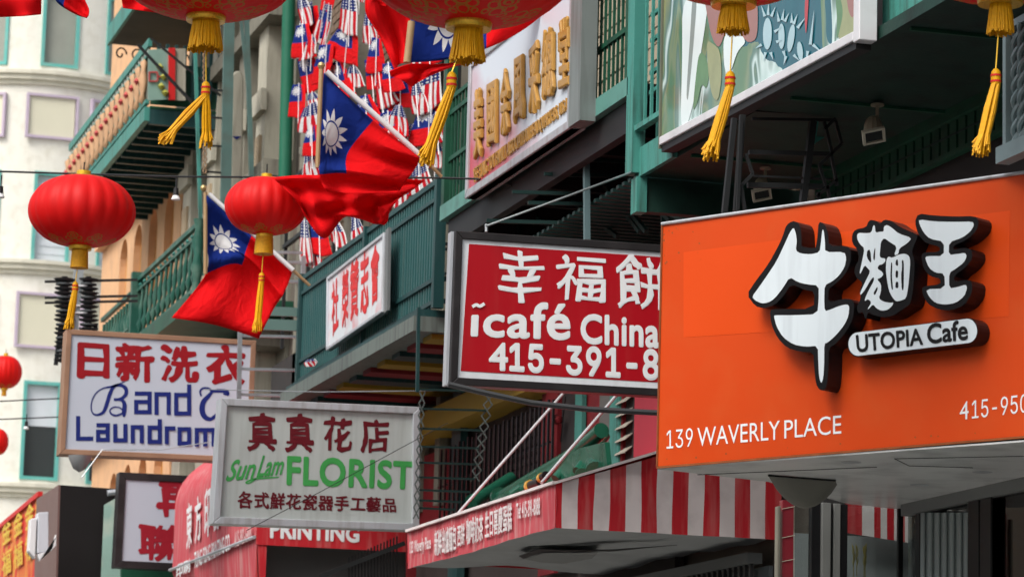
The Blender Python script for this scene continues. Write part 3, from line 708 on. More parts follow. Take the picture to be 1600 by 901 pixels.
# --- security lamps under the mural balcony
def sec_lamp(px, py, lab, sc=1.):
    c = onZ(px, py, 6.50); t_ = thing('security_floodlight', lab, 'lamp', c, 'floodlights under the balcony')
    MB().lathe([(0,0),(.055*sc,0),(.055*sc,-.012),(.012,-.02),(.012,-.12),(0,-.12)], c, 16).build('mount', LAMPB, t_, smooth=True)
    d = c+Vector((-.03,-.0,-.2*sc))
    prof = [(0,.10),(.03,.095),(.055,.07),(.07,.03),(.075,-.02),(.075,-.05)]
    MB().lathe([(r*sc,z*sc) for r,z in prof], d, 24, mod=lambda a, z: 1+.05*cos(12*a)).build('housing', LAMPB, t_, smooth=True)
    f = d+Vector((-.02,-.05,-.07))*sc; tv = Vector((1,0,.28)).normalized()*.10*sc; uv = Vector((-.3,-.6,.35)).normalized()*.085*sc; nn = tv.cross(uv).normalized()
    b = MB()
    P = lambda a, c_: f+tv*a+uv*c_
    for a0,a1,c0,c1 in ((-1,1,-1,-.75),(-1,1,.75,1),(-1,-.78,-.75,.75),(.78,1,-.75,.75)): b.prism([P(a0,c0),P(a1,c0),P(a1,c1),P(a0,c1)], nn*.02)
    b.build('bezel', mat('ivory_plastic', (.55,.52,.42), .4), t_)
    MB().prism([P(-.8,-.76),P(.8,-.76),P(.8,.76),P(-.8,.76)], nn*.008).build('lens', GLASSD, t_)
sec_lamp(1371, 163, 'beige security floodlight hanging alone from the dark green balcony underside', .82)
sec_lamp(1196, 262, 'beige security floodlight seen between the rungs of the black fire escape ladder', .75)

# --- black fire escape ladder frame under the mural balcony
fe = thing('fire_escape_ladder', 'black iron fire escape ladder frame behind the top of the orange sign', 'ladder', onY(1200,340,19.9))
P = PY(19.9)
def fb(a, c, w_, m=IRON, nm='rail', h=0., h2=None): MB().bar(P.at(*a,h), P.at(*c,h if h2 is None else h2), w_).build(nm, m, fe)
fb((1147,185),(1130,350),.035); fb((1160,180),(1150,330),.035,h=.05); fb((1270,190),(1253,330),.045); fb((1158,180),(1152,345),.02,h=.1)
fb((1170,238),(1298,241),.03,nm='rung'); fb((1168,289),(1290,292),.035,nm='rung'); fb((1178,275),(1300,280),.014,nm='rung'); fb((1175,186),(1305,188),.02,nm='rung'); fb((1172,172),(1300,180),.02,nm='rung')
for a, c in (((1288,190),(1300,240)),((1305,188),(1315,225)),((1315,225),(1280,258)),((1280,258),(1290,290)),((1298,240),(1308,290)),((1308,280),(1275,308)),((1165,240),(1176,272)),((1176,272),(1158,290)),((1158,290),(1164,330)),((1292,290),(1300,325)),((1278,300),(1282,330)),((1305,185),(1288,202))):
    fb(a, c, .02, h=.08, nm='brace')
fb((1276,190),(1271,225),.001+.02,TEAL,'brace')
MB().prism([P.at(1276,190,-.6),P.at(1293,190,-.6),P.at(1293,212,-.6),P.at(1272,225,-.6)], (0,.01,0)).build('plate', TEAL, fe)

# ================================================================= ORANGE SIGN CANOPY
A = onY(1035,352,18.); TH = radians(59)
nO = Vector((-sin(TH), -cos(TH), 0)); tO = Vector((cos(TH), -sin(TH), 0)); PO = Plane(A, nO)
zt, zb = 5.30, 3.85; Lr = 3.4
OS = thing('orange_cafe_sign', 'large orange canopy sign with raised black and white characters', 'sign', (A.x, A.y, zb))
a0 = Vector((A.x, A.y, 0)); a1 = a0+tO*Lr
tl = PO.at(1035,352); trr = PO.at(1700,258.); brr = PO.at(1700,672.); bl = PO.at(1027,728)
MB().prism([tl, trr, brr, bl], -nO*.05).build('face', ORANGE, OS)
MB().prism([bl-nO*.051, brr-nO*.051, brr-nO*.051+Vector((0,0,1.4)), bl-nO*.051+Vector((0,0,1.42))], -nO*.4).build('body', SILVERB, OS)
RUST = mat('rusty_trim', (.3,.09,.03), .6, .2, var=.5, scale=12)
MB().tube([tl+nO*.005+Vector((0,0,.008)), trr+nO*.005+Vector((0,0,.008))], .011, 8).build('top_trim', ALU, OS)
MB().bar(tl+nO*.004, bl+nO*.004, .008, .012).build('edge_trim', RUST, OS)
MB().bar(bl+nO*.0-Vector((0,0,.008)), brr+nO*.0-Vector((0,0,.008)), .016, .012).build('edge_trim', RUST, OS)
# stiffened underside sheet reaching back to the shop front
pts = [bl, brr, Vector((8.6, brr.y, brr.z)), Vector((8.6,19.45,zb)), onZ(1410,790,zb), onZ(1325,781,zb), onZ(1200,746,zb)]
pts = [Vector((p.x,p.y,zb-.014)) for p in pts]
MB().prism(pts, (0,0,-.01)).build('underside', SOFM, OS)
for a_, c_ in (((1090,741),(1370,729)),((1398,716),(1600,712)),((1398,716),(1420,727)),((1420,727),(1520,730))):
    MB().tube([onZ(*a_,zb-.025), onZ(*c_,zb-.025)], .003, 5).build('seam', BLACK, OS)
rs = random.Random(5)
for k in range(26):
    x, y = (1037+rs.random()**2*60, 356+rs.random()**1.5*60) if k < 16 else (1040+rs.random()*520, 700+rs.uniform(-8,6)-.084*0)
    if k >= 16: y = 722-.084*(x-1027)+rs.uniform(-6,-1)
    w_ = rs.uniform(.6,1.6)
    MB().prism([PO.at(x-w_,y,.0012), PO.at(x+w_*.7,y-w_,.0012), PO.at(x+w_,y+w_*.8,.0012), PO.at(x-w_*.4,y+w_*1.3,.0012)], -nO*.001).build('rust_chip', RUST, OS)
for px_, py_ in ((1330,722),(1437,757),(1535,737)):
    c = onZ(px_, py_, zb-.026); MB().lathe([(0,-.003),(.05,-.003),(.056,-.001),(.06,0)], c, 20).build('spotlight_ring', ALU, OS, smooth=True)
# sagging cloth pouch at its left end
c0, c1 = onZ(1200,742,zb-.03), onZ(1305,750,zb-.03); b = MB(); vs = []; fs = []
for i in range(13):
    u = i/12
    for j in range(7):
        v = j/6; sag = .16*sin(pi*u)**.8*sin(pi*min(v,.55)/1.1)
        p = c0.lerp(c1,u)+Vector((.1*v,.22*v,0)); p.z -= sag; vs.append(p)
for i in range(12):
    for j in range(6): fs.append((i*7+j, i*7+j+1, i*7+j+8, i*7+j+7))
MB().add(vs, fs).build('cable_pouch', mat('grey_pouch', (.16,.16,.14), .6), OS, smooth=True)
MB().tube([c0.lerp(c1,i/12)+Vector((0,-.005,-.16*sin(pi*i/12)**.8*.0-.002)) for i in range(13)], .006, 6).build('cable', BLACK, OS)
# brighter acrylic sheet set on the face behind the characters
MB().prism([PO.at(1068,394,.0012),PO.at(1578,329,.0012),PO.at(1576,494,.0012),PO.at(1068,527,.0012)], -nO*.001).build('inset_sheet', mat('brighter_orange_sheet', (.68,.068,.006), .4, var=.05), OS)
# raised characters
S4 = lambda l: [(1160+x/3.0025, 320+y/3.0025) for x, y in l]
S5 = lambda l: [(1330+x/5.004, 320+y/5.004) for x, y in l]
TT = .13
niu_b = S4([(235,75),(260,82),(274,110),(278,170),(276,198),(335,203),(345,198),(352,150),(357,78),(385,90),(402,130),(406,195),(490,190),(510,215),(508,270),(480,330),(430,375),(405,392),(402,460),(470,440),(505,440),(525,460),(520,530),(490,590),(440,650),(405,670),(404,760),(398,840),(385,868),(362,868),(345,840),(336,760),(334,690),(270,688),(210,670),(165,625),(135,560),(128,495),(150,488),(335,487),(338,405),(290,398),(230,370),(190,430),(150,470),(100,485),(60,475),(20,420),(60,360),(120,280),(165,200),(190,145),(205,95)])
niu_w = S4([(240,105),(250,130),(256,170),(250,215),(275,228),(320,232),(362,222),(368,180),(375,115),(382,120),(388,180),(388,222),(478,220),(488,250),(480,290),(455,330),(420,360),(386,376),(384,440),(386,498),(410,492),(450,475),(490,465),(502,475),(498,520),(480,560),(440,610),(400,645),(384,650),(384,740),(380,810),(370,838),(360,810),(356,740),(354,660),(300,665),(240,655),(190,620),(160,570),(147,520),(155,517),(250,517),(352,512),(358,440),(358,378),(300,372),(260,362),(222,338),(190,390),(150,440),(120,458),(90,462),(60,448),(45,430),(75,390),(120,325),(160,265),(200,180),(222,130)])
wang_b = S4([(825,40),(900,50),(1000,55),(1090,52),(1110,75),(1100,120),(1050,165),(990,190),(988,212),(1040,200),(1075,210),(1080,250),(1050,290),(995,330),(992,360),(1060,350),(1080,370),(1075,420),(1040,470),(980,495),(920,490),(870,465),(845,420),(842,382),(930,372),(928,345),(880,335),(850,300),(838,240),(850,222),(925,220),(925,195),(860,180),(825,140),(808,80)])
wang_w = S4([(828,68),(900,78),(1000,80),(1080,78),(1087,95),(1070,125),(1030,155),(970,175),(968,235),(1010,230),(1045,225),(1053,240),(1040,270),(1000,300),(970,318),(970,392),(1010,385),(1048,373),(1055,390),(1040,430),(1000,460),(950,468),(905,460),(875,430),(860,395),(950,392),(948,322),(905,318),(875,295),(857,250),(865,240),(945,240),(945,172),(880,160),(850,130),(830,90)])
mian_b = S4([(600,70),(630,75),(645,90),(665,68),(700,75),(740,105),(815,135),(822,150),(800,200),(795,225),(808,260),(806,330),(800,400),(790,460),(770,478),(735,500),(705,520),(660,528),(610,515),(590,500),(578,540),(565,500),(545,510),(535,480),(555,440),(550,400),(565,365),(538,345),(525,320),(528,290),(548,255),(540,210),(515,180),(513,140),(530,115),(580,105),(590,80)])
mian_w = [S5([(45,235),(60,218),(110,222),(158,218),(172,160),(185,160),(190,218),(225,210),(255,208),(255,170),(280,155),(320,180),(370,225),(475,258),(440,300),(375,340),(370,384),(335,396),(358,325),(300,290),(258,258),(232,290),(228,340),(222,400),(235,415),(265,418),(268,440),(245,465),(215,470),(205,500),(240,520),(252,545),(230,570),(200,580),(235,620),(232,680),(215,730),(250,755),(300,765),(332,762),(320,790),(285,820),(240,828),(200,810),(170,775),(135,815),(128,812),(160,760),(130,735),(108,752),(105,740),(130,680),(180,590),(175,560),(150,590),(110,660),(75,705),(68,690),(110,600),(150,520),(125,490),(105,470),(72,540),(65,530),(85,440),(105,340),(70,310),(48,270)]),
  S5([(125,355),(150,350),(160,465),(120,410)]), S5([(180,350),(190,330),(185,440),(170,420)]), S5([(172,690),(205,635),(208,660),(185,708)])]
mian_w2 = [S5([(290,402),(320,415),(370,388),(420,380),(455,400),(462,450),(455,550),(445,650),(430,730),(390,748),(350,755),(320,720),(295,670),(280,590),(270,500),(275,430)]),
  S5([(312,440),(322,460),(318,560),(328,665),(315,660),(305,560)]), S5([(350,430),(365,425),(368,480),(345,470)]), S5([(395,425),(412,440),(412,560),(410,668),(395,665),(390,540),(398,500)]), S5([(348,510),(368,515),(366,570),(346,570)]), S5([(348,600),(368,600),(370,650),(345,650)])]
CF = mat('white_letter_face', (.66,.74,.78), .35, var=.03, dirt=(.5,.56,.6), dirt_amt=.5, streak=True)
for bk_, wh in ((niu_b,[[niu_w]]), (mian_b,[mian_w, mian_w2]), (wang_b,[[wang_w]])):
    ch = shape(OS, [bk_], PO, BLACKG, TT, TT-.003, 'raised_character')
    for i, l in enumerate(wh): shape(ch, l, PO, CF, TT+.004+.001*i, 0, 'character_face')
pill = []
for k in range(13): a = pi/2+pi*k/12; pill.append((540+58*cos(a)*.8, 654-58*sin(a)*1.0-0))
for k in range(13): a = -pi/2+pi*k/12; pill.append((1058+52*cos(a)*.9, 589-60*sin(a)))
pc = shape(OS, [S4(pill)], PO, BLACKG, TT*.9, TT*.9-.003, 'raised_plaque', smooth=0)
cx, cy = sum(p[0] for p in pill)/len(pill), sum(p[1] for p in pill)/len(pill)
shape(pc, [S4([(cx+(x-cx)*.988, cy+(y-cy)*.95) for x, y in pill])], PO, CF, TT*.9+.004, 0, 'plaque_face', smooth=0)
PO2 = Plane(A+nO*TT*.9, nO)
text(pc, 'UTOPIA', PO2, [(1339,524),(1442,513),(1443,538),(1341,550)], BLACK, h=.007, bold=.03)
text(pc, 'Cafe', PO2, [(1450,507),(1512,500),(1513,530),(1451,537)], BLACK, h=.007, bold=.03)
text(OS, '139', PO, [(1042,672),(1083,668),(1083,697),(1042,701)], WHITEP, bold=0.)
text(OS, 'WAVERLY', PO, [(1090,668),(1219,656.5),(1219,686),(1090,697)], WHITEP, bold=0.); text(OS, 'PLACE', PO, [(1226,656),(1315,648),(1315,677),(1226,685)], WHITEP, bold=0.)
text(OS, '4', PO, [(1500,628),(1514,626),(1514,654),(1500,656)], WHITEP, bold=0.); text(OS, '15-950-', PO, [(1519,625.5),(1620,613),(1620,642),(1519,654)], WHITEP, bold=0.)

# ================================================================= SHOP FRONT under the orange sign
sf = thing('glazed_storefront', 'dark glazed shop front with metal posts below the orange sign', 'shop front', (8.1, 19, .14))
PG = PY(19.42); PR = PX(8.12)
def vpost(pl_, x0, x1, ytop, m, nm='post', h=0., d=.06, ybot=960):
    if pl_ is not PG: d = min(d, .014)
    q_ = [pl_.at(x0,ytop,h), pl_.at(x1,ytop,h), pl_.at(x1,ybot,h), pl_.at(x0,ybot,h)]
    for p_ in q_[:2]: p_.z = min(max(p_.z,3.0), 3.835 if pl_ is PG else PR.at(1430,802).z-.002)
    z_ = .14
    q_[2] = Vector((q_[1].x, q_[1].y, z_)); q_[3] = Vector((q_[0].x, q_[0].y, z_))
    return MB().prism(q_, -pl_.n*d).build(nm, m, sf, bevel=.004)
MET = mat('brushed_post_metal', (.3,.31,.3), .35, .6)
vpost(PG,1216,1220,790,STONE,'peeling_paper',.06); vpost(PG,1223,1241,765,TILER,'tile_pillar',.04)
for yy in (835,872,790): MB().prism([PG.at(1222,yy+4,.046),PG.at(1242,yy,.046),PG.at(1242,yy+1,.046),PG.at(1222,yy+5,.046)], (0,.003,0)).build('joint', STONEL, sf)
vpost(PG,1269,1285,760,BLACKG); vpost(PG,1285.5,1299,765,MET,h=.03); vpost(PG,1299.5,1302,775,BLACK); vpost(PG,1303,1314,770,MET,h=.01); vpost(PG,1314.5,1325,775,BLACKG)
MB().prism([PG.at(1241,760,-.03),PG.at(1430,760,-.03),PG.at(1430,1000,-.03),PG.at(1241,1000,-.03)], (0,.006,0)).build('glass_pane', GLASS, sf)
vpost(PG,1404,1412,770,BLACK,h=.0,d=.03)
yR0, yR1 = PR.at(1412,800).y, 12.5; zH = PR.at(1430,802).z
MB().box(8.10,yR1,zH,8.16,yR0,3.828).build('header_band', mat('dark_grey_header', (.2,.21,.21), .4), sf)
vpost(PR,1430,1437,800,BLACK,h=.0); 
for k in range(13): vpost(PR,1438+k*5.7,1443.2+k*5.7,800,mat('grey_blind_slat', (.3,.35,.35), .4),'blind_slat',h=.004-.02*(k%2),d=.02)
vpost(PR,1512,1529,780,BLACKG,h=.02); vpost(PR,1531,1548,776,BLACKG,h=.02)
MB().box(8.15,yR1,.14,8.156,yR0,zH).build('glass_pane', GLASS, sf)
MB().box(8.20,yR1,.14,8.6,19.3,.5).build('sill_wall', DARKW, sf)
# behind the glass: panels added for awning stripes seen in it, grey counter, wheat stalks
it = thing('awning_stripe_standin', 'short red and white stripe panel added for awning stripes seen in the shop glass', 'curtain', PG.at(1375,850,-.35))
PI_ = PG
for i, (x0, x1) in enumerate(((1322,1347),(1347,1366),(1366,1376),(1376,1386),(1386,1397),(1397,1404),(1404,1414),(1414,1427))):
    MB().prism([PI_.at(x0,770,-.35),PI_.at(x1,770,-.35),PI_.at(x1,832+(x1-1325)*.16,-.35),PI_.at(x0,832+(x0-1325)*.16,-.35)], (0,.01,0)).build('stripe', REDFAB if i%2 == 0 else WHTFAB, it)
MB().prism([PI_.at(1241,832,-.5),PI_.at(1500,845,-.5),PI_.at(1500,1000,-.5),PI_.at(1241,1000,-.5)], (0,.01,0)).build('backing_board', mat('grey_board', (.3,.32,.32), .5), it)
PS = PX(8.22)
MB().box(8.30,yR1,.5,8.32,17.9,3.7).build('interior_panel', mat('dim_grey_interior', (.22,.23,.23), .6), sf)
it2 = thing('awning_stripe_standin', 'single red stripe panel added for awning stripes seen in the rightmost shop glass', 'curtain', PS.at(1570,857))  # added stripe panel, standing in for awning stripes seen in this pane
MB().prism([PS.at(1548,792),PS.at(1577,792),PS.at(1577,857),PS.at(1548,858)], (.01,0,0)).build('stripe', REDFAB, it2)
MB().prism([PS.at(1577.5,790),PS.at(1640,780),PS.at(1640,850),PS.at(1577.5,857)], (.01,0,0)).build('stripe', WHTFAB, it2)
sg = thing('wooden_siding_panel', 'tan wooden siding panel at the lower right corner behind glass', 'panel', PS.at(1575,900))
for k in range(9):
    yy = 868+5*k
    MB().prism([PS.at(1546,yy+4,-.03),PS.at(1570,yy+1,-.03),PS.at(1585,yy-4,-.03),PS.at(1640,yy-9,-.03),PS.at(1640,yy-5.2,-.03),PS.at(1585,yy-.2,-.03),PS.at(1570,yy+4.8,-.03),PS.at(1546,yy+8,-.03)], (.012,0,0)).build('plank', YELSID, sg)
wh = thing('dried_wheat_stalks', 'dried yellow wheat stalks standing behind the shop glass', 'plant', PG.at(1345,930,-.2))
for x0 in (1334,1338,1349,1352):
    p0, p1 = PG.at(x0,960,-.2), PG.at(x0+rr.uniform(-2,2),852,-.2)
    b = MB().tube([p0,p1], .003, 5)
    for k in range(9):
        p = p0.lerp(p1, .72+.03*k); b.tube([p, p+Vector((rr.choice((-1,1))*.012,0,.035))], [.005,.001], 4)
    b.build('stalk', mat('dry_straw', (.42,.36,.12), .7), wh)

# ================================================================= STRIPED AWNING
AW = thing('striped_awning', 'red and white striped awning with white lettering on its faded front', 'awning', (7.5, 25, 3.9))
PV = PX(6.8); yN, yF = 22.62, 27.05; zB, zT = 3.89, 4.215
vs = []; fs = []; n = 30
for i in range(n+1):
    y = yN+(yF-yN)*i/n
    for j in range(5): vs.append(Vector((6.8+.008*sin(i*1.3+j*.8)+.004*sin(i*3.1), y, zB+(zT-zB)*j/4 + (.006*sin(i*.28) if j == 0 else 0))))
for i in range(n):
    for j in range(4): fs.append((i*5+j, (i+1)*5+j, (i+1)*5+j+1, i*5+j+1))
MB().add(vs, fs).build('valance', REDFAD, AW, smooth=True)
zW = 4.83
def side(y, nm, seg=24):
    x0, x1 = 6.8, 8.58; k = 0
    W = (x1-x0)/12.3; x = x0; i = 0
    while x < x1-.01:
        w_ = .05 if i == 0 else .1235
        xe = min(x+w_, x1); r = [];
        tz = lambda xx: zT+(zW-zT)*(xx-x0)/(x1-x0)-.02*sin(pi*(xx-x0)/(x1-x0))
        vs_ = []; fs_ = []
        for a in range(4):
            xx = x+(xe-x)*a/3
            for c in range(7): vs_.append(Vector((xx, y+.010*sin(xx*9+c*.7)+.006*sin(xx*23+c), zB+(tz(xx)-zB)*c/6)))
        for a in range(3):
            for c in range(6): fs_.append((a*7+c, (a+1)*7+c, (a+1)*7+c+1, a*7+c+1))
        MB().add(vs_, fs_).build(nm, REDFAB if i%2 == 0 else WHTFAB, AW, smooth=True)
        x = xe; i += 1
side(yN, 'side_stripe')
MB().prism([(6.8,yF,zB+.06),(8.58,yF,zB+.06),(8.58,yF,zW),(6.8,yF,zT)], (0,.01,0)).build('end_panel', REDFAB, AW)
MB().prism([(6.8,yN,zT+.004),(6.8,yF,zT+.004),(8.58,yF,zW+.004),(8.58,yN,zW+.004)], (0,0,.004)).build('roof', REDFAB, AW)
# lining with ripples and a torn, hanging flap
vs = []; fs = []
for i in range(25):
    for j in range(13):
        x = 6.82+1.76*j/12; y = yN+.02+(yF-yN-.04)*i/24
        vs.append(Vector((x, y, zB+.03+.012*sin(x*6+y*2.3)+.008*sin(y*7-x*3)+.03*sin(pi*j/12))))
for i in range(24):
    for j in range(12): fs.append((i*13+j, (i+1)*13+j, (i+1)*13+j+1, i*13+j+1))
MB().add(vs, fs).build('lining', GREYFAB, AW, smooth=True)
tz_ = zB+.005
tear = [onZ(x,y,tz_) for x, y in ((811,868),(842,857),(880,859),(960,858),(1058,851),(960,860.5),(880,861.5),(850,861),(828,869),(818,873))]
MB().prism(tear, (0,0,.003)).build('tear', BLACK, AW)
flap = [onZ(x,y,tz_-.004) for x, y in ((820,873),(850,863),(900,863),(935,862),(925,872),(880,880),(845,878))]
MB().prism(flap, (0,0,.002)).build('torn_flap', mat('pale_torn_lining', (.24,.25,.25), .8), AW)
for (a, c) in (((6.85,yN+.05,zT-.03),(6.85,yF,zT-.03)),((6.85,yN+.05,zB+.03),(6.85,yF,zB+.03)),((6.85,yN+.05,zB+.03),(8.55,yN+.05,zB+.03))):
    MB().bar(a, c, .02).build('frame_tube', STEEL, AW)
MB().bar((6.785,yN-.01,zT+.010),(6.785,yF,zT+.010),.03,.022).build('piping', WHTFAB, AW); MB().bar((6.8,yN-.012,zT+.012),(8.58,yN-.012,zW+.012),.034,.02).build('piping', WHTFAB, AW)
FP = mat('faded_white_lettering', (.74,.68,.68), .7, var=.1)
def vt(s, x0, y0, y1, x1, y2, y3, bold=.03): text(AW, s, PV, [(x0,y0),(x1,y2),(x1,y3),(x0,y1)], FP, h=.022, bold=bold)
vt('133 Waverly Place', 644,846,870, 677,836,862, .02)
vt('新鮮出爐麵包', 683,829,868, 717,819,858); vt('西餅', 719,820,854, 730,816,850); vt('咖啡奶茶', 733,811,851, 759,804,843)
vt('生日喜慶蛋糕', 762,800,841, 804,785,827); vt('Tel: 415-391-8088', 811,786,811, 848,776,804, .02)
for i, (a, c) in enumerate((((882,612),(710,808)),((965,615),(846,754)))):
    q0 = onX(*c, 6.86); q1 = onX(*a, 8.5) if False else onX(*a, 7.9)
    tag(MB().tube([q0, q1], .0125, 10).build('awning_rod', mat('grey_white_rod', (.5,.51,.53), .4), AW, smooth=True))

# wall behind the awning: posts, louvre, red panel, tiled roof
wl = thing('bakery_wall_front', 'red and teal timber wall front with louvre slats above the striped awning', 'wall', (8.5, 24, 4.3))
PWp = PX(8.45)
def strip(x0, x1, m, h=0., nm='board', d=.04, y0=600, y1=800, par=wl):
    a_, b_ = PWp.at(x0,700,h), PWp.at(x1,700,h)
    return MB().box(a_.x, b_.y, 4.0, a_.x+d, a_.y-.003, 5.9).build(nm, m, par)
strip(971,990,DARKW,0,'recess'); strip(990,1060,RPANEL,.03,'red_panel'); strip(951,966,TEAL,.05,'post'); strip(966,972,DRED,.03,'post'); strip(897,908,TEAL,.05,'post'); strip(908,935,DRED,.0,'board'); strip(935,951,mat('grey_plaster', (.14,.14,.13), .8),.0,'board')
strip(845,870,DRED,.04,'post'); strip(870,897,DARKW,0,'recess')
for k in range(9):
    z = 4.55+.11*k; a_, b_ = PWp.at(972,700), PWp.at(989,700)
    MB().prism([(8.38,b_.y,z),(8.38,a_.y,z),(8.44,a_.y,z+.05),(8.44,b_.y,z+.05)], (.004,0,.012)).build('louvre_slat', mat('pale_louvre', (.4,.36,.3), .7), wl)
MB().tube([PWp.at(884,618,.06),PWp.at(880,650,.06),PWp.at(876,690,.06)], .006, 5).build('cable', BLACK, wl)
MB().lathe([(0,-.05),(.05,-.03),(.06,0),(.05,.03),(0,.05)], PWp.at(870,655,.1), 12).build('bracket', DRED, wl, smooth=True)

tr_ = thing('green_tiled_roof', 'small green glazed tile roof with yellow round tile ends above the striped awning', 'roof', (7.7, 25, 4.4))
def roll(p, q_, r, m, cap=None, rc=None):
    o = MB().tube([p, p.lerp(q_,.5), q_], [r, r*1.0, r], 14).build('roof_tile', m, tr_, smooth=True)
    if cap: 
        d = (p-q_).normalized(); MB().tube([p+d*.002, p+d*.05], (rc or r)*1.0, 16).build('tile_end', cap, o, smooth=True)
PT = lambda x, y, X=7.7: onX(x, y, X)
roll(PT(782,775), PT(925,690), .05, TILEG, TILEG, .085); roll(PT(845,757,7.65), PT(940,672), .065, TILEG)
roll(PT(818,765,7.55), PT(905,715,7.9), .05, TILEG); roll(PT(742,782,7.6), PT(800,745,8.0), .055, TILEG, TILEG, .075)
roll(PT(930,735,7.6), PT(925,700,7.9), .075, TILEG); roll(PT(910,742,7.6), PT(905,710,7.9), .06, TILEG)
roll(PT(830,758,7.3), PT(845,752,7.3), .04, BLACK, TILEY, .05); roll(PT(848,745,7.3), PT(853,742,7.3), .035, BLACK, TILEY, .04)
MB().prism([PT(760,785,7.62),PT(905,700,7.62),PT(945,690,7.62),PT(950,742,7.62),PT(840,790,7.62)], (.04,0,0)).build('roof_board', TILEG, tr_)
for k in range(4): roll(PT(800+34*k,772-12*k,7.58), PT(868+26*k,722-14*k,7.9), .042, TILEG)

ug2 = thing('bakery_window_grille', 'black vertical bar grille on the dark shop wall under the striped awning', 'grille', (8.45, 24.5, 2.4))
MB().box(8.38,22.8,3.72,8.5,26.9,3.80).build('rail', mat('grey_beam_paint', (.1,.11,.11), .5), ug2)
pg_ = unit('bar', mat('charcoal_bar', (.03,.032,.034), .4), .025, .03, 1.3)
for k in range(34): inst('bar', pg_, ug2, (8.43, 22.85+.12*k, 2.42))
MB().box(8.52,22.7,2.0,8.55,26.9,3.70).build('pane', mat('dim_shop_window', (.07,.085,.09), .15, coat=.4), ug2)
# dark recess with picket bars and folding ladder
rw = thing('dark_wall_recess', 'dark maroon ground floor wall with black picket bars beside the folding ladder', 'wall', (8.5, 29, 4.3))
MB().box(8.52,24.9,.2,8.598,33.5,6.1).build('wall', mat('dark_brick_wall', (.045,.035,.033), .8, var=.4), rw)  # one dark brick tone over the whole wall
a_, b_ = onX(655,700,8.5), onX(705,700,8.5)
MB().box(8.47,b_.y,4.75,8.518,a_.y,5.6).build('board', DRED, rw); 
a_, b_ = onX(708,700,8.4), onX(722,700,8.4); MB().box(8.38,b_.y,3.8,8.46,a_.y,6.1).build('post', TEALD, rw)
pk = unit('picket', BLACK, .02, .03, 1.0)
for k in range(26): inst('picket', pk, rw, onX(688+7*k, 770-2.9*k+(k%2)*3, 8.3)-Vector((0,0,.55)))
MB().bar(onX(685,762,8.32), onX(860,690,8.32), .02).build('rail', BLACK, rw)
MB().box(8.47,27.6,4.9,8.515,29.2,5.05).build('ledge', IRONG, rw)
# dark second floor brick courses behind blade signs
brk = make_mesh('brick', (q := MB().box(-.03,-.105,0,0,.105,.06)).v, q.f, mat('dark_brick', (.06,.045,.042), .85, var=.4, scale=6))
kk = 0
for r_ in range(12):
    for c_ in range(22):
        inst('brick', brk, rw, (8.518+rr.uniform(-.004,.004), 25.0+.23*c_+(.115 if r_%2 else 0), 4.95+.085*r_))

fl = thing('folding_fire_ladder', 'dark folding scissor ladder hanging beside the florist sign', 'ladder', onY(700,800,28.6))
P = PY(28.0)
MB().bar(P.at(654,480), P.at(652,612), .03).build('post', TEALD, fl)
def zig(xa, ya_, xb, yb_, n_, wx, nm='scissor_link'):
    for k in range(n_):
        x = xa+(xb-xa)*k/n_; y = ya_+(yb_-ya_)*k/n_; x2 = xa+(xb-xa)*(k+1)/n_; y2 = ya_+(yb_-ya_)*(k+1)/n_
        MB().bar(P.at(x-wx,y,.02), P.at(x2+wx,y2,.02), .011).build(nm, IRONL, fl); MB().bar(P.at(x+wx,y,-.01), P.at(x2-wx,y2,-.01), .011).build(nm, IRONL, fl)
IRONL = mat('weathered_green_iron', (.12,.15,.14), .5, .3, var=.4)
zig(660,612,650,810,11,4.5); zig(765,615,742,752,8,7)
for y, x1 in ((610,748),(640,762),(671,752),(699,748),(724,745),(747,742),(767,735),(783,722),(795,712)): MB().bar(P.at(655,y-2), P.at(x1,y+1), .018).build('rung', IRONG, fl)

# steel ladder past the far end of the green balcony
ld = thing('steel_drop_ladder', 'grey steel ladder hanging between the laundromat sign and the green balcony', 'ladder', onY(420,620,34.4))
P = PY(34.4)
for x0 in (373,470): MB().bar(P.at(x0+4,400), P.at(x0,640), .045).build('rail', STEEL, ld)
for y in (525,577,617): MB().bar(P.at(374,y-1), P.at(468,y+1), .03).build('rung', STEEL, ld)
for y in (395,410,440): MB().bar(P.at(430,y-1), P.at(472,y), .03).build('rung', STEEL, ld)
for y, hh in ((487,.10),(508,.12)): MB().bar(P.at(395,y-2), P.at(474,y+1), .04, hh).build('beam', mat('grey_green_beam', (.12,.2,.18), .5), ld)

# gloomy shop bay behind: dark wall with a few pale items
sb = thing('dark_shop_bay', 'dark recessed shop bay with pale curtains behind the steel ladder', 'wall', onX(420,560,8.5))
MB().box(8.4,34.3,4.2,8.5,41.1,7.6).build('wall', DARKW, sb)
for x0, x1, m in ((410,424,STONEL),(440,452,WHTFAB),(385,402,BROWNF)):
    a_, b_ = onX(x0,600,8.3), onX(x1,600,8.3); MB().box(8.3,b_.y,4.8,8.38,a_.y,6.9).build('curtain', m, sb)

# ================================================================= BLADE SIGNS
def blade(name, label, Y, corners, d, fw, fm, facem, proud=.02):
    pl = PY(Y); q = [pl.at(*c) for c in corners]; base = Vector(((q[2].x+q[3].x)/2, Y, min(q[2].z,q[3].z)))
    t_ = thing(name, label, 'sign', base); board(t_, q, pl.n, d, facem, 'face', inset=fw*.5); frame(t_, q, pl.n, fw, d+.02, fm, proud=proud)
    return t_, pl
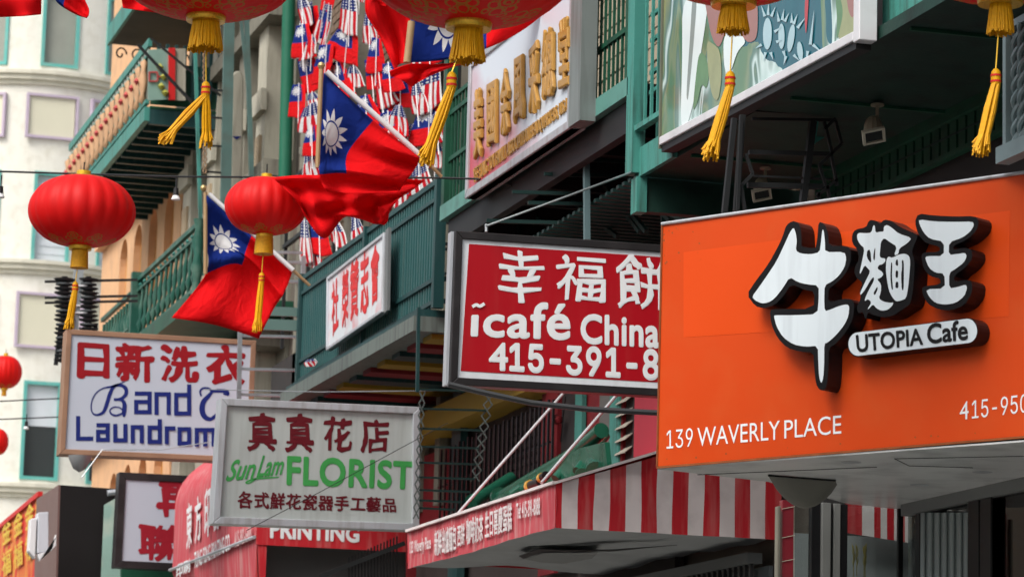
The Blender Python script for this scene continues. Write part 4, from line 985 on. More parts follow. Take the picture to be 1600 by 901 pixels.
# --- red cafe sign
ic, pl = blade('red_cafe_sign', 'deep red blade sign with white lettering and black frame beside the orange sign', 21.8, [(711,361),(1200,394),(1196,628),(702,601)], .1, .055, BRONZE, WHITEF)
q = [pl.at(733,381,.003), pl.at(1188,412,.003), pl.at(1185,606,.003), pl.at(720,579,.003)]
MB().prism(q, -pl.n*.002).build('red_field', REDP, ic)
MB().prism([pl.at(711,361,-.0)+Vector((-.022,.02,0)), pl.at(711,361)+Vector((-.002,.02,0)), pl.at(702,601)+Vector((-.002,.02,0)), pl.at(702,601)+Vector((-.022,.02,0))], (0,.09,0)).build('side_strip', ALU, ic)
tx = dict(h=.006)
for s, (x0,x1,y0,y1) in zip('幸福餅', ((779,848,389,468),(869,945,399,469),(963,1046,398,480))): text(ic, s, pl, [(x0,y0),(x1,y0+4),(x1,y1+4),(x0,y1)], WHITEP, h=.006, bold=.02, rough=.028, name='character')
text(ic, 'ıcafé', pl, [(739,478),(889,473),(889,530),(737,524)], WHITEP, h=.006, bold=.035, spacing=1.06)
strokes(ic, pl, [([(738,479),(744,476),(750,478),(757,474)],5)], WHITEP, h=.012)
text(ic, 'Chinatown', pl, [(908,492),(1136,499),(1136,549),(908,535)], WHITEP, h=.006, bold=.04, spacing=1.05)
text(ic, '4', pl, [(765,536),(792,537),(792,578),(765,577)], WHITEP, h=.006, bold=.035)
text(ic, '15-391-8088', pl, [(797,537),(1116,552),(1116,598),(797,578)], WHITEP, h=.006, bold=.035, spacing=1.02)
MB().tube([pl.at(760,362,-.1), pl.at(760,350,-.1)], .012, 6).build('hook', STEEL, ic)

# --- florist sign
fs_, pl = blade('florist_sign', 'grey white florist blade sign with maroon characters and green lettering', 28.6, [(344,622),(655,636),(654,829),(331,818)], .16, .066, ALU, GREYP, proud=.035)
for s, (x0,x1,y0,y1) in zip('真真花店', ((388,430,647,701),(447,488,648,703),(506,549,653,703),(565,607,654,706))): text(fs_, s, pl, [(x0,y0),(x1,y0+1),(x1,y1+1),(x0,y1)], MAROON, bold=.035, rough=.028, name='character')
text(fs_, 'FLORIST', pl, [(450,713),(645,722),(643,763),(449,756)], GREENT, bold=.042, spacing=1.06)
text(fs_, '各式鮮花瓷器手工藝品', pl, [(372,767),(619,778),(618,800),(371,793)], MAROON, bold=.035, rough=.004, spacing=1.08)
Z = lambda l: [(330+x/4.29, 620+y/4.29) for x, y in l]
text(fs_, 'Sun', pl, [(357,720),(399,715),(399,746),(353,751)], GREENT, bold=.03, shear=.45, name='script_lettering'); text(fs_, 'Lam', pl, [(404,712),(443,712),(443,740),(401,745)], GREENT, bold=.03, shear=.45, name='script_lettering')
strokes(fs_, pl, [(Z([(455,535),(380,540),(290,548),(240,565),(235,575),(260,573),(300,545)]),[1.5,2.5,3,2.5,2,2,2])], GREENT, name='script_lettering')
# --- laundromat sign
la, pl = blade('laundromat_sign', 'white laundromat blade sign with red characters, blue lettering and tan frame', 35., [(104,514),(400,532),(392,722),(93,709)], .25, .058, BROWNF, mat('blue_white_acrylic', (.5,.54,.62), .35, var=.03))
for s, (x0,x1,y0,y1) in zip('日新洗衣', ((124,169,536,587),(182,238,536,593),(252,308,540,595),(323,382,541,598))): text(la, s, pl, [(x0,y0),(x1,y0+2),(x1,y1+2),(x0,y1)], mat('laundry_red_print', (.3,.006,.012), .5), bold=.05, rough=.018, name='character')
Z = lambda l: [(90+x/4.097, 500+y/4.097) for x, y in l]
def blk(ch, x0, y0, x1, y1):
    U = {'L':[[(0,0),(0,1),(1,1)]], 'a':[[(.05,.0),(1,.0),(1,1),(0,1),(0,.45),(1,.45)]], 'u':[[(0,0),(0,1),(1,1),(1,0)]], 'n':[[(0,1),(0,0),(1,0),(1,1)]], 'd':[[(1,-.45),(1,1),(0,1),(0,0),(1,0)]], 'r':[[(0,1),(0,0),(1,0)]], 'o':[[(0,0),(1,0),(1,1),(0,1),(0,0)]], 'm':[[(0,1),(0,0),(1,0),(1,1)],[(.5,0),(.5,1)]], 't':[[(0,-.35),(0,1),(1,1)],[(0,0),(1,0)]]}[ch]
    return [(Z([(x0+11+(x1-x0-22)*a, y0+11+(y1-y0-22)*c_) for a, c_ in l]), 6.6) for l in U]
L_ = []
for ch, x0, y0, x1, y1 in (('a',492,458,600,598),('n',622,462,722,602),('d',748,466,853,607)): L_ += blk(ch, x0, y0, x1, y1)
strokes(la, pl, L_, BLUET, straight=True)
L_ = []
for ch, x0, y0, x1, y1 in (('L',120,615,225,768),('a',248,660,332,775),('u',358,665,445,778),('n',470,672,550,784),('d',578,675,665,788),('r',688,680,752,790),('o',770,685,853,798),('m',880,690,1010,804),('a',1030,695,1110,808),('t',1135,700,1200,812)): L_ += blk(ch, x0, y0, x1, y1)
strokes(la, pl, L_, BLUET, straight=True)
strokes(la, pl, [(Z([(430,392),(400,405),(360,425),(335,470),(310,550),(290,590),(250,605),(222,590),(215,540),(235,480),(280,440),(340,425),(400,415),(435,435),(438,470),(410,500),(360,510)]),[1,2,5,6,6,5,3,2,2,2,2,3,5,6,6,5,3]),
  (Z([(360,505),(410,510),(428,540),(425,590),(425,618)]),[3,5,7,7,3]), (Z([(425,590),(380,608),(345,600),(335,575),(360,555),(400,560),(425,590)]),[3,3,3,2,2,2,3]),
  ], BLUET, name='script_lettering')
strokes(la, pl, [(Z([(920,485),(912,455),(930,435),(965,435),(985,455),(970,480),(935,520),(925,570),(940,615),(980,632),(1020,600)]),[3,3,3,3,4,6,8,9,8,6,4]), (Z([(985,455),(1030,450),(1080,455),(1090,475),(1060,470)]),[4,6,6,4,2])], BLUET, name='script_lettering')
cn = onY(125,712,34.9); tag(MB().lathe([(0,-.18),(.07,-.14),(.12,-.04),(.13,0),(0,0)], cn+Vector((0,0,0)), 16).build('floodlight_dome', SILVERB, la, smooth=True))

# --- sign behind: framed white with two red characters
re_, pl = blade('framed_white_sign', 'white blade sign with dark red characters in a dark wooden frame under the laundromat sign', 39.6, [(186,737),(400,748),(395,896),(178,886)], .2, .09, BRONZE, mat('bluish_white_acrylic', (.48,.51,.59), .4, var=.03))
text(re_, '再', pl, [(249,752),(312,755),(312,808),(249,806)], mat('dark_red_print', (.32,.012,.025), .5), bold=.06, rough=.015, name='character')
text(re_, '聯', pl, [(218,818),(280,822),(280,875),(218,873)], mat('dark_red_print', (.32,.012,.025), .5), bold=.045, rough=.015, name='character')
# --- brown projecting box, red yellow cloth sign, floodlight, green panels at the lower left
bb = thing('brown_sign_box', 'tall dark brown blank sign box below the laundromat sign', 'sign', onY(110,940,41.))
q = [onY(95,757,41.), onY(181,763,41.), onY(175,1000,41.), onY(88,1000,41.)]
yfb = onX(60,790,q[0].x).y
MB().prism(q, (0,yfb-41.0,0)).build('box', mat('near_black_box', (.012,.01,.01), .5), bb)
MB().prism([q[0]+Vector((-.03,0,0)),q[0]+Vector((-.004,0,0)),q[3]+Vector((-.004,0,0)),q[3]+Vector((-.03,0,0))], (0,yfb-41.0,0)).build('side_panel', mat('mauve_brown_metal', (.17,.1,.09), .45), bb)
tag(MB().tube([onY(168,770,40.9),onY(184,768,40.9)], .04, 8).build('cap', ALU, bb, smooth=True))
rc = thing('red_cloth_sign', 'red and orange cloth sign with yellow writing at the lower left edge', 'banner', onX(30,880,6.25))
p0_ = onX(64,773,6.25); p1_ = onX(-14,838,6.25)
def rmat():
    m = bpy.data.materials.new('red_orange_printed_cloth'); m.use_nodes = True; t = m.node_tree; b = t.nodes['Principled BSDF']; b.inputs['Roughness'].default_value = .7
    g = t.nodes.new('ShaderNodeNewGeometry'); mpn = t.nodes.new('ShaderNodeMapping'); mpn.inputs['Scale'].default_value = (1,2.2,.7); t.links.new(g.outputs['Position'], mpn.inputs[0])
    w_ = t.nodes.new('ShaderNodeTexNoise'); w_.inputs['Scale'].default_value = 1.6; w_.inputs['Detail'].default_value = 4; t.links.new(mpn.outputs[0], w_.inputs[0])
    r = t.nodes.new('ShaderNodeValToRGB'); r.color_ramp.elements[0].position = .42; r.color_ramp.elements[0].color = (.62,.03,.02,1); r.color_ramp.elements[1].position = .6; r.color_ramp.elements[1].color = (.72,.3,.05,1)
    t.links.new(w_.outputs[0], r.inputs[0]); t.links.new(r.outputs[0], b.inputs['Base Color']); return m
MB().prism([p0_, p1_, Vector((6.25,p1_.y,3.0)), Vector((6.25,p0_.y,3.0))], (.05,0,0)).build('cloth', rmat(), rc)
MB().bar(p0_+Vector((-.01,0,.02)), p1_+Vector((-.01,0,.02)), .07).build('top_bar', mat('bright_red_paint', (.6,.02,.02), .5), rc)
for k, yy in enumerate((.2,.5,.8)):
    for j in range(2):
        c = p0_.lerp(p1_, yy*.9); text(rc, '金福'[j], PX(6.22), [(8+k*18-4,815+k*-12+j*50),(8+k*18+9,805-k*12+j*50),(8+k*18+9,842-k*12+j*50),(8+k*18-4,852-k*12+j*50)], mat('yellow_print', (.75,.5,.05), .5), bold=.03, name='character')
fdl = thing('white_floodlight', 'white floodlight box mounted on the brown sign box', 'lamp', onY(62,870,40.2))
P = PY(40.2)
MB().prism([P.at(60,800),P.at(76,799),P.at(76,862),P.at(58,864)], (0,.3,0)).build('housing', mat('white_lamp_paint', (.6,.63,.68), .4), fdl, bevel=.01)
MB().prism([P.at(48,810),P.at(58,808),P.at(55,872),P.at(45,860)], (0,.22,0)).build('reflector', WHITEP, fdl, bevel=.01)
MB().prism([P.at(58,866),P.at(80,858),P.at(86,838),P.at(88,834),P.at(88,852),P.at(62,876)], (0,.1,0)).build('bracket', WHITEP, fdl, bevel=.008)
gp = thing('pale_green_banner', 'pale green weathered banner hanging between the brown box and the framed sign', 'banner', onY(170,880,40.7))
P = PY(40.7)
MB().prism([P.at(163,788),P.at(190,772),P.at(190,960),P.at(155,960),P.at(160,860)], (0,.02,0)).build('cloth', mat('pale_green_cloth', (.3,.46,.4), .7, var=.3, dirt=(.55,.6,.5), dirt_amt=.8), gp)
gb = thing('dark_green_wall_panel', 'dark green painted panel below the framed white sign', 'panel', onY(240,920,40.3))
MB().prism([onY(190,872,40.3),onY(290,880,40.3),onY(290,960,40.3),onY(190,960,40.3)], (0,.1,0)).build('board', GREEN, gb)

# ================================================================= RED DOMED PRINTING AWNING
pa = thing('red_domed_awning', 'red domed print shop awning with white lettering behind the florist sign', 'awning', (7.7, 36, 4.7))
DY0, DY1 = 33.75, 38.9; DX0, DX1 = 6.8, 8.6; DZ0, DZ1 = 5.45, 6.45
prof = [(DX0, 4.72), (DX0, DZ0)]+[(DX1-(DX1-DX0)*cos(a)**1.0, DZ0+(DZ1-DZ0)*sin(a)) for a in [pi/2*k/14 for k in range(1,15)]]
vs = []; fs = []; n = 24
def dome_pt(i, j, out=0.):
    x, z = prof[j]; return Vector((x+.012*sin(i*1.1+j*.7)-out, DY0+(DY1-DY0)*i/n, z))
for i in range(n+1):
    for j in range(len(prof)): vs.append(dome_pt(i, j))
m_ = len(prof)
for i in range(n):
    for j in range(m_-1): fs.append((i*m_+j, (i+1)*m_+j, (i+1)*m_+j+1, i*m_+j+1))
MB().add(vs, fs).build('canopy', REDFAD, pa, smooth=True)
for y, nm in ((DY0-.002,'end_panel'),(DY1+.002,'end_panel')):
    MB().prism([(x, y, z) for x, z in prof[1:]]+[(DX1,y,DZ0)], (0,.004,0)).build(nm, REDFAB, pa)
MB().box(DX0,DY0-.012,4.62,DX1,DY0-.006,DZ0).build('valance', REDFAB, pa)
vs = [Vector((DX0+.02+(DX1-DX0-.04)*j/8, DY0+(DY1-DY0)*i/8, 4.70+.03*sin(i*1.2+j))) for i in range(9) for j in range(9)]
MB().add(vs, [(i*9+j,(i+1)*9+j,(i+1)*9+j+1,i*9+j+1) for i in range(8) for j in range(8)]).build('lining', mat('pale_grey_lining', (.2,.2,.2), .7), pa, smooth=True)
MB().tube([(DX0-.02,DY0,4.70),(DX0-.02,DY1,4.70)], .02, 8).build('frame_tube', ALU, pa, smooth=True)
MB().prism([(DX0,DY0,4.70),(DX0,DY1,4.70),(DX0+.25,DY1,4.1),(DX0+.05,DY0,4.1)], (.01,0,0)).build('drop_curtain', REDFAD, pa)
MB().box(DX0+.01,DY0,3.9,DX0+.12,DY0+.02,4.70).build('drop_curtain', REDFAB, pa)
text(pa, 'PRINTING', PY(DY0-.014), [(423,812),(561,823),(560,846),(423,839)], WHITEP, bold=.05)
# lettering wrapped on the dome: traced on the plane of its front
PD = PX(DX0)
for s, qq in zip('東方印務', ((292,790,300,783,300,850,292,857),(305,780,314,772,314,840,305,848),(320,768,329,760,329,832,320,840),(334,760,343,752,343,822,334,830))):
    text(pa, s, PX(DX0-.03), [(qq[0],qq[1]),(qq[2],qq[3]),(qq[4],qq[5]),(qq[6],qq[7])], WHITEP, bold=.03, name='character')
text(pa, 'TUNG FONG PRINTING CO.', PX(DX0-.03), [(304,862),(360,832),(360,858),(304,888)], WHITEP, bold=.02); text(pa, '415-982-6488', PX(DX0-.03), [(367,830),(393,818),(393,842),(367,856)], mat('pale_pink_print', (.6,.4,.4), .7), bold=.02); text(pa, '印刷', PX(DX0-.03), [(276,882),(297,872),(297,892),(276,903)], WHITEP, bold=.03)
pb = thing('dark_picket_fence', 'black picket bars on the dark shop front below the printing awning', 'fence', onY(560,880,33.))
P = PY(33.0)
for k in range(16): MB().bar(P.at(545+5*k, 905, 0), P.at(545+5*k, 870-2.2*k, 0), .015).build('picket', BLACK, pb)
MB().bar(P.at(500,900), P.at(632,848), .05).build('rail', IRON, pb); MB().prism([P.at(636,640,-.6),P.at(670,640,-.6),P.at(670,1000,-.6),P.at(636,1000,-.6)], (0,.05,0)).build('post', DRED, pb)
MB().prism([P.at(400,846,-1.2),P.at(640,846,-1.2),P.at(640,1000,-1.2),P.at(400,1000,-1.2)], (0,.05,0)).build('board', mat('dark_grey_board', (.12,.12,.12), .8), pb)  # plain dark grey board behind the pickets

# ================================================================= LEFT TOP BALCONIES and fire escape bars
TB = thing('decorated_balcony', 'teal balcony with tan and pink ornamental panels on the peach building', 'balcony', (7.9, 49.5, 11.75))
MB().box(7.26,45.5,11.74,7.34,53.5,11.95).build('floor_edge', TEAL, TB)
MB().box(7.27,45.5,12.86,7.33,53.5,12.98).build('rail', TEAL, TB); MB().box(7.27,45.5,12.72,7.33,53.5,12.76).build('rail', TEAL, TB)
MB().box(7.27,45.5,12.0,7.33,53.5,12.06).build('rail', TEAL, TB)
ORN = mat('tan_ornament', (.5,.3,.17), .6, var=.3); ORP = mat('red_ornament', (.5,.08,.08), .6); MESHW = mat('pale_lattice', (.5,.55,.5), .6)
MB().box(7.315,45.6,12.06,7.32,53.4,12.72).build('backing_panel', mat('dark_lattice_backing', (.16,.17,.14), .7, var=.6, scale=9), TB)  # backing kept dark so the ornaments stand out
om = MB().lathe([(0,0),(.05,.05),(.03,.15),(.075,.33),(.03,.5),(.05,.6),(0,.66)], (0,0,0), 8); omm = make_mesh('ornament', om.v, om.f, ORN, smooth=True)
omc = make_mesh('ornament', om.v, om.f, TEAL, smooth=True); om2 = MB().lathe([(0,-.08),(.07,0),(0,.08)], (0,0,0), 8); om2m = make_mesh('rosette', om2.v, om2.f, ORP)
for k in range(17):
    inst('ornament', omm, TB, (7.27, 45.8+.48*k, 12.04), scale=(1.2,2.2,1.05)); inst('ornament', omc, TB, (7.30, 46.04+.48*k, 12.04), scale=(.8,1.2,1))
    inst('rosette', om2m, TB, (7.17, 45.8+.48*k, 12.38), scale=(.6,1.0,.8))
lm = unit('lattice_bar', MESHW, .015, .03, .17)
for k in range(60): inst('lattice_bar', lm, TB, (7.30, 45.6+.132*k, 12.76), rot=(.5 if k%2 else -.5,0,0))
# stepped slat underside
for k in range(16):
    y = 45.5+.5*k; MB().box(7.34,y,11.70,8.6,y+.09,11.92).build('joist', TEALD, TB)
MB().box(7.34,45.5,11.93,8.6,53.5,11.97).build('floor_slab', GREEN, TB)
MB().box(7.345,45.5,12.0,8.6,45.55,12.62).build('end_panel', GREEN, TB)
for k in range(9): MB().box(7.4+.13*k,45.44,12.1,7.45+.13*k,45.49,12.9).build('baluster', TEALD, TB)

ub = thing('upper_balcony', 'dark shaded underside of the topmost balcony with scroll brackets', 'balcony', (7.9, 46.5, 13.7))
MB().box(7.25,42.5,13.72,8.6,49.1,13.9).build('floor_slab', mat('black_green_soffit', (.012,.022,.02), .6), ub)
MB().box(7.2,42.5,13.70,7.248,49.15,14.0).build('floor_edge', TEAL, ub)
for k in range(5):
    x = 7.4+.25*k
    MB().tube([Vector((x+.1*cos(a*.6)*(1-a/14), 49.0, 13.55+.12*sin(a*.6)*(1-a/14))) for a in range(12)], .015, 5).build('scroll', IRON, ub)
P = PY(44.5)
MB().bar(P.at(215,70), P.at(300,160), .04).build('brace', IRON, ub); MB().bar(P.at(235,60),P.at(345,150),.03).build('brace', IRON, ub)
ubp = thing('painted_wall_panel', 'pale green wall panel with red frame and yellow floral picture above the stepped balcony', 'panel', (8.5,45,12.6))
PW = PY(45.3)
MB().prism([PW.at(232,78),PW.at(268,76),PW.at(268,155),PW.at(232,157)], (0,.04,0)).build('board', mat('pale_teal_board', (.22,.35,.3), .6, var=.3), ubp)
MB().prism([PW.at(263,76),PW.at(273,76),PW.at(273,157),PW.at(263,157)], (0,-.04,0)).build('post', mat('bright_red_paint', (.6,.02,.02), .5), ubp)
MB().prism([PW.at(273,76),PW.at(290,76),PW.at(290,157),PW.at(273,157)], (0,.03,0)).build('white_strip', STONEL, ubp)
for x, y in ((250,105),(256,120),(252,135),(258,145)): MB().lathe([(0,-.06),(.06,0),(0,.06)], PW.at(x,y,.04), 7).build('painted_flower', mat('yellow_green_petal', (.4,.4,.08), .6), ubp)
b = MB()
for a_, c_ in (((233,113),(246,113)),((246,113),(246,127)),((246,127),(233,127)),((233,127),(233,113)),((246,120),(252,120))): b.bar(PW.at(*a_,.02), PW.at(*c_,.02), .02)
b.build('red_outline', ORP, ubp)

B2 = thing('green_bar_balcony', 'mid green ornate iron balcony with leaning bars below the ochre arches', 'balcony', (7.9, 43, 8.4))
MB().box(7.2,40.8,8.25,8.6,45.6,8.45).build('floor_slab', GREEN, B2)
om3m = make_mesh('top_scroll', om2.v, om2.f, TEAL); GR2 = mat('mid_green_paint', (.014,.085,.06), .5, var=.4, dirt=(.2,.28,.22), dirt_amt=.4)
for z, t in ((9.36,.06),(9.2,.04),(8.5,.05)): MB().box(7.27,40.8,z,7.33,45.6,z+t).build('rail', GR2, B2)
um = MB().lathe([(.022,0),(.022,.12),(.05,.2),(.022,.3),(.04,.45),(.02,.6),(.022,.74)], (0,0,0), 7); umm = make_mesh('baluster', um.v, um.f, GR2, smooth=True)
for k in range(12): inst('baluster', umm, B2, (7.30, 41.05+.39*k, 8.5), scale=(1,2.3,1), rot=(.3,0,0))
for k in range(14): inst('top_scroll', om3m, B2, (7.30, 40.95+.34*k, 9.29), scale=(.4,.9,.5))
pst = MB().lathe([(.07,0),(.05,.2),(.09,.35),(.05,.5),(.09,.7),(.05,.85),(.08,1.0)], Vector((7.3,40.8,8.45)), 9).build('post', GR2, B2, smooth=True)
for y in (45.5,): MB().box(7.2,y,8.4,7.4,y+.15,9.5).build('post', GR2, B2)
B3 = thing('green_bar_balcony', 'smaller farther green iron balcony behind the lamp post at left', 'balcony', (7.9, 47.6, 8.4))
for z, t in ((9.25,.06),(8.75,.04),(8.5,.05)): MB().box(7.27,46.2,z,7.33,48.9,z+t).build('rail', GR2, B3)
for k in range(10): inst('baluster', umm, B3, (7.30, 46.3+.27*k, 8.45), scale=(1,1.6,1))
MB().box(7.2,46.2,8.25,8.6,48.9,8.45).build('floor_slab', GREEN, B3)

# fire escape uprights (px 305..380) and green drainpipe
fu = thing('iron_fire_escape', 'tall weathered green iron fire escape uprights in front of the grey stone building', 'fire escape', onY(350,430,41.3))
P = PY(41.3); GI = mat('blue_green_iron', (.09,.16,.145), .5, .1, var=.35, dirt=(.1,.08,.06), dirt_amt=.4)
MB().bar(P.at(303,20), P.at(316,430), .045).build('upright', TEAL, fu)
MB().bar(P.at(359,-10), P.at(352,330), .14,.06).build('upright', GI, fu); MB().bar(P.at(384,-10), P.at(394,310), .06).build('upright', GI, fu); MB().bar(P.at(372,-10), P.at(390,160), .04).build('upright', GI, fu)
for y in (140,183,227,268): MB().bar(P.at(315,y), P.at(350,y+2), .025).build('rung', IRON, fu)
for k in range(24):
    y = 60+9*k; MB().tube([P.at(320+2.5*cos(a),y+4*sin(a),.05) for a in [tau*i/8 for i in range(9)]], .01, 4).build('chain_link', mat('rusty_tan_iron', (.3,.2,.12), .6), fu)
pc_ = thing('pale_stone_post', 'pale rounded stone post between the green fire escape uprights', 'post', onY(372,320,41.6))
P = PY(41.6); q = [P.at(363,118),P.at(368,111),P.at(376,111),P.at(381,122),P.at(378,330),P.at(360,330)]
MB().prism(q, (0,.3,0)).build('shaft', STONEL, pc_, bevel=.02)
MB().prism([P.at(363,213,.01),P.at(377,213,.01),P.at(370,218,.01)], (0,.005,0)).build('blue_mark', BLUET, pc_)
dp = MB().tube([onY(452,-20,41.0), onY(445,290,41.0)], .088, 16).build('drainpipe', mat('green_pipe_paint', (.015,.13,.075), .45, dirt=(.05,.16,.1), dirt_amt=.3), smooth=True); tag(dp, 'thick dark green vertical drainpipe left of the small flags', 'pipe')
# dark pipes near brick wall
for (x0,x1,y0,y1) in ((690,684,90,225),(763,758,60,110)):
    o = MB().tube([onX(x0+2,y0-60,8.3), onX(x1,y1,8.3)], .035, 8).build('wall_pipe', IRON, smooth=True); tag(o, 'thin black wall pipe behind the small flags' if x0 == 690 else 'thin black wall pipe right of the yellow fringe', 'pipe')

# telephone rack silhouettes at left (px 80..155, y 430..515)
iv = thing('insulator_rack', 'dark stack of finned insulators on brackets above the laundromat sign', 'utility rack', onY(120,515,40.))
P = PY(40.)
for cx, w_ in ((101,17.5),(138,17)):
    b = MB()
    for k in range(19):
        y = 436+7*k; c = P.at(cx,y); b.lathe([(0,.02),(w_/125*(1,.8,.95)[k%3],0),(w_/125*.8,-.02),(.05,-.035)], c, 12)
    b.build('insulator_stack', mat('grey_glazed_insulator', (.06,.068,.072), .5), iv, smooth=True); MB().bar(P.at(cx,432), P.at(cx,515), .07).build('core', BLACK, iv)
for y in (437,462,470): MB().bar(P.at(70,y+3), P.at(215,y), .03).build('bracket_bar', IRON, iv)
MB().bar(P.at(126,395), P.at(114,515), .12, .06).build('pole', mat('grey_galvanised_pole', (.3,.33,.34), .5), iv)
for y in (446,477,488): MB().bar(P.at(118,y,.05),P.at(136,y,.05),.02,.02).build('clamp', POLEW, iv)
for x in (95,150): MB().bar(P.at(x,505), P.at(x-8,570), .05).build('strut', IRON, iv)

# ================================================================= WIRES
def wire(label, pts, r=.008, m=BLACK, n=24, name='cable'):
    P_ = [Vector(p) for p in pts]; Q = []
    for a, c in zip(P_[:-1], P_[1:]):
        for k in range(8): Q.append(a.lerp(c, k/8))
    Q.append(P_[-1]); o = MB().tube(Q, r, 6).build(name, m, smooth=True); return tag(o, label, 'cable')
wire('black lantern wire strung across the street at lantern top height', [onY(-60,266,30),onY(130,272,29),onY(275,276,28.3),onY(430,277,27.5),onY(690,278,26.5),onY(760,280,26.2),onX(800,290,7.3)], .010)
wire('taut bright steel cable from the red cafe sign up to the mural balcony', [pl_ for pl_ in (onY(760,353,21.7), onY(880,309,22.0), onY(1003,263,22.4))], .009, STEEL)
wire('thick black cable sagging under the red cafe sign', [onY(700,600,21.6),onY(760,614,21.6),onY(830,629,21.6),onY(920,639,21.6),onY(1035,645,21.6)], .022, mat('grey_black_cable', (.05,.052,.055), .45))
wire('thin black wire crossing the florist sign diagonally', [onY(385,828,28.3),onY(500,768,28.3),onY(640,692,28.3),onY(700,660,28.3)], .004)
wire('thin pale wire running along the top of the florist sign', [onY(320,608,28.9),onY(500,612,28.9),onY(680,610,28.9)], .005, STEEL)
wire('upper thin dark wire crossing the far cream building', [onY(-10,627,45),onY(95,622,45)], .01)
wire('lower thin dark wire crossing the far cream building', [onY(-10,655,45),onY(95,651,45)], .01)
wire('thin loose wire hanging below the laundromat sign', [onY(330,690,34.6),onY(250,702,34.6),onY(160,702,34.6),onY(128,745,34.6)], .006, STEEL)
def bulb(px, py, Y, label, parentless=True):
    c = onY(px, py, Y); t_ = thing('hanging_bulb', label, 'lamp', c, 'bulbs hanging from wires')
    MB().tube([c+Vector((0,0,.16)), c+Vector((0,0,.05))], .008, 6).build('cord', BLACK, t_); MB().lathe([(.0,.06),(.022,.055),(.025,.0),(.03,-.02)], c, 10).build('socket', BLACK, t_, smooth=True); MB().lathe([(.028,-.015),(.042,-.05),(.04,-.055),(0,-.05)], c, 12).build('bulb', POLEW, t_, smooth=True)
bulb(275,303,28.3,'small bulb hanging from the lantern wire between two red lanterns'); bulb(1,300,29.8,'small bulb hanging from the wire at the left edge'); bulb(41,664,44.9,'small bulb hanging on the thin wire before the cream building')

# ================================================================= LANTERNS
def lantern_mat():
    m = bpy.data.materials.new('red_lantern_silk'); m.use_nodes = True; t = m.node_tree; b = t.nodes['Principled BSDF']; b.inputs['Roughness'].default_value = .52; b.inputs['Specular IOR Level'].default_value = .25
    tc = t.nodes.new('ShaderNodeTexCoord'); s = t.nodes.new('ShaderNodeSeparateXYZ'); t.links.new(tc.outputs['UV'], s.inputs[0]); u, v = s.outputs[0], s.outputs[1]
    # gold cloud scrolls in two bands: repeated curls round the lantern
    au = M_(t,'SUBTRACT', M_(t,'FRACT', M_(t,'MULTIPLY',u,8)), .5)
    def band(v0):
        y = M_(t,'MULTIPLY', M_(t,'SUBTRACT',v,v0), 9.); x = M_(t,'MULTIPLY',au,1.5)
        out = None
        for cx, cy, r0, w_ in ((0,.2,.30,.045),(0,.2,.12,.045),(-.36,-.08,.2,.04),(.36,-.08,.2,.04),(0,-.42,.24,.04),(.5,-.5,.14,.04),(-.5,-.5,.14,.04)):
            dx = M_(t,'SUBTRACT',x,cx); dy = M_(t,'SUBTRACT',y,cy); r = M_(t,'SQRT', M_(t,'ADD',M_(t,'MULTIPLY',dx,dx),M_(t,'MULTIPLY',dy,dy)))
            k = M_(t,'LESS_THAN', M_(t,'ABSOLUTE', M_(t,'SUBTRACT',r,r0)), w_); out = k if out is None else M_(t,'MAXIMUM',out,k)
        return out
    g = M_(t,'MAXIMUM', band(.16), 0.)
    g2 = M_(t,'GREATER_THAN', v, .86)
    nz = t.nodes.new('ShaderNodeTexNoise'); nz.inputs['Scale'].default_value = 60; t.links.new(tc.outputs['Object'], nz.inputs[0])
    g = M_(t,'MULTIPLY', M_(t,'MAXIMUM',g,g2), M_(t,'GREATER_THAN',nz.outputs[0],.38))
    c = mixc(t, g, (.74,.008,.008), (.45,.22,.03)); t.links.new(c, b.inputs['Base Color'])
    tr = t.nodes.new('ShaderNodeBsdfTranslucent'); t.links.new(c, tr.inputs[0]); ms = t.nodes.new('ShaderNodeMixShader'); ms.inputs[0].default_value = .22
    t.links.new(b.outputs[0], ms.inputs[1]); t.links.new(tr.outputs[0], ms.inputs[2]); t.links.new(ms.outputs[0], t.nodes['Material Output'].inputs[0]); return m
LM = lantern_mat()
TASR = mat('red_tassel_band', (.6,.02,.02), .6)
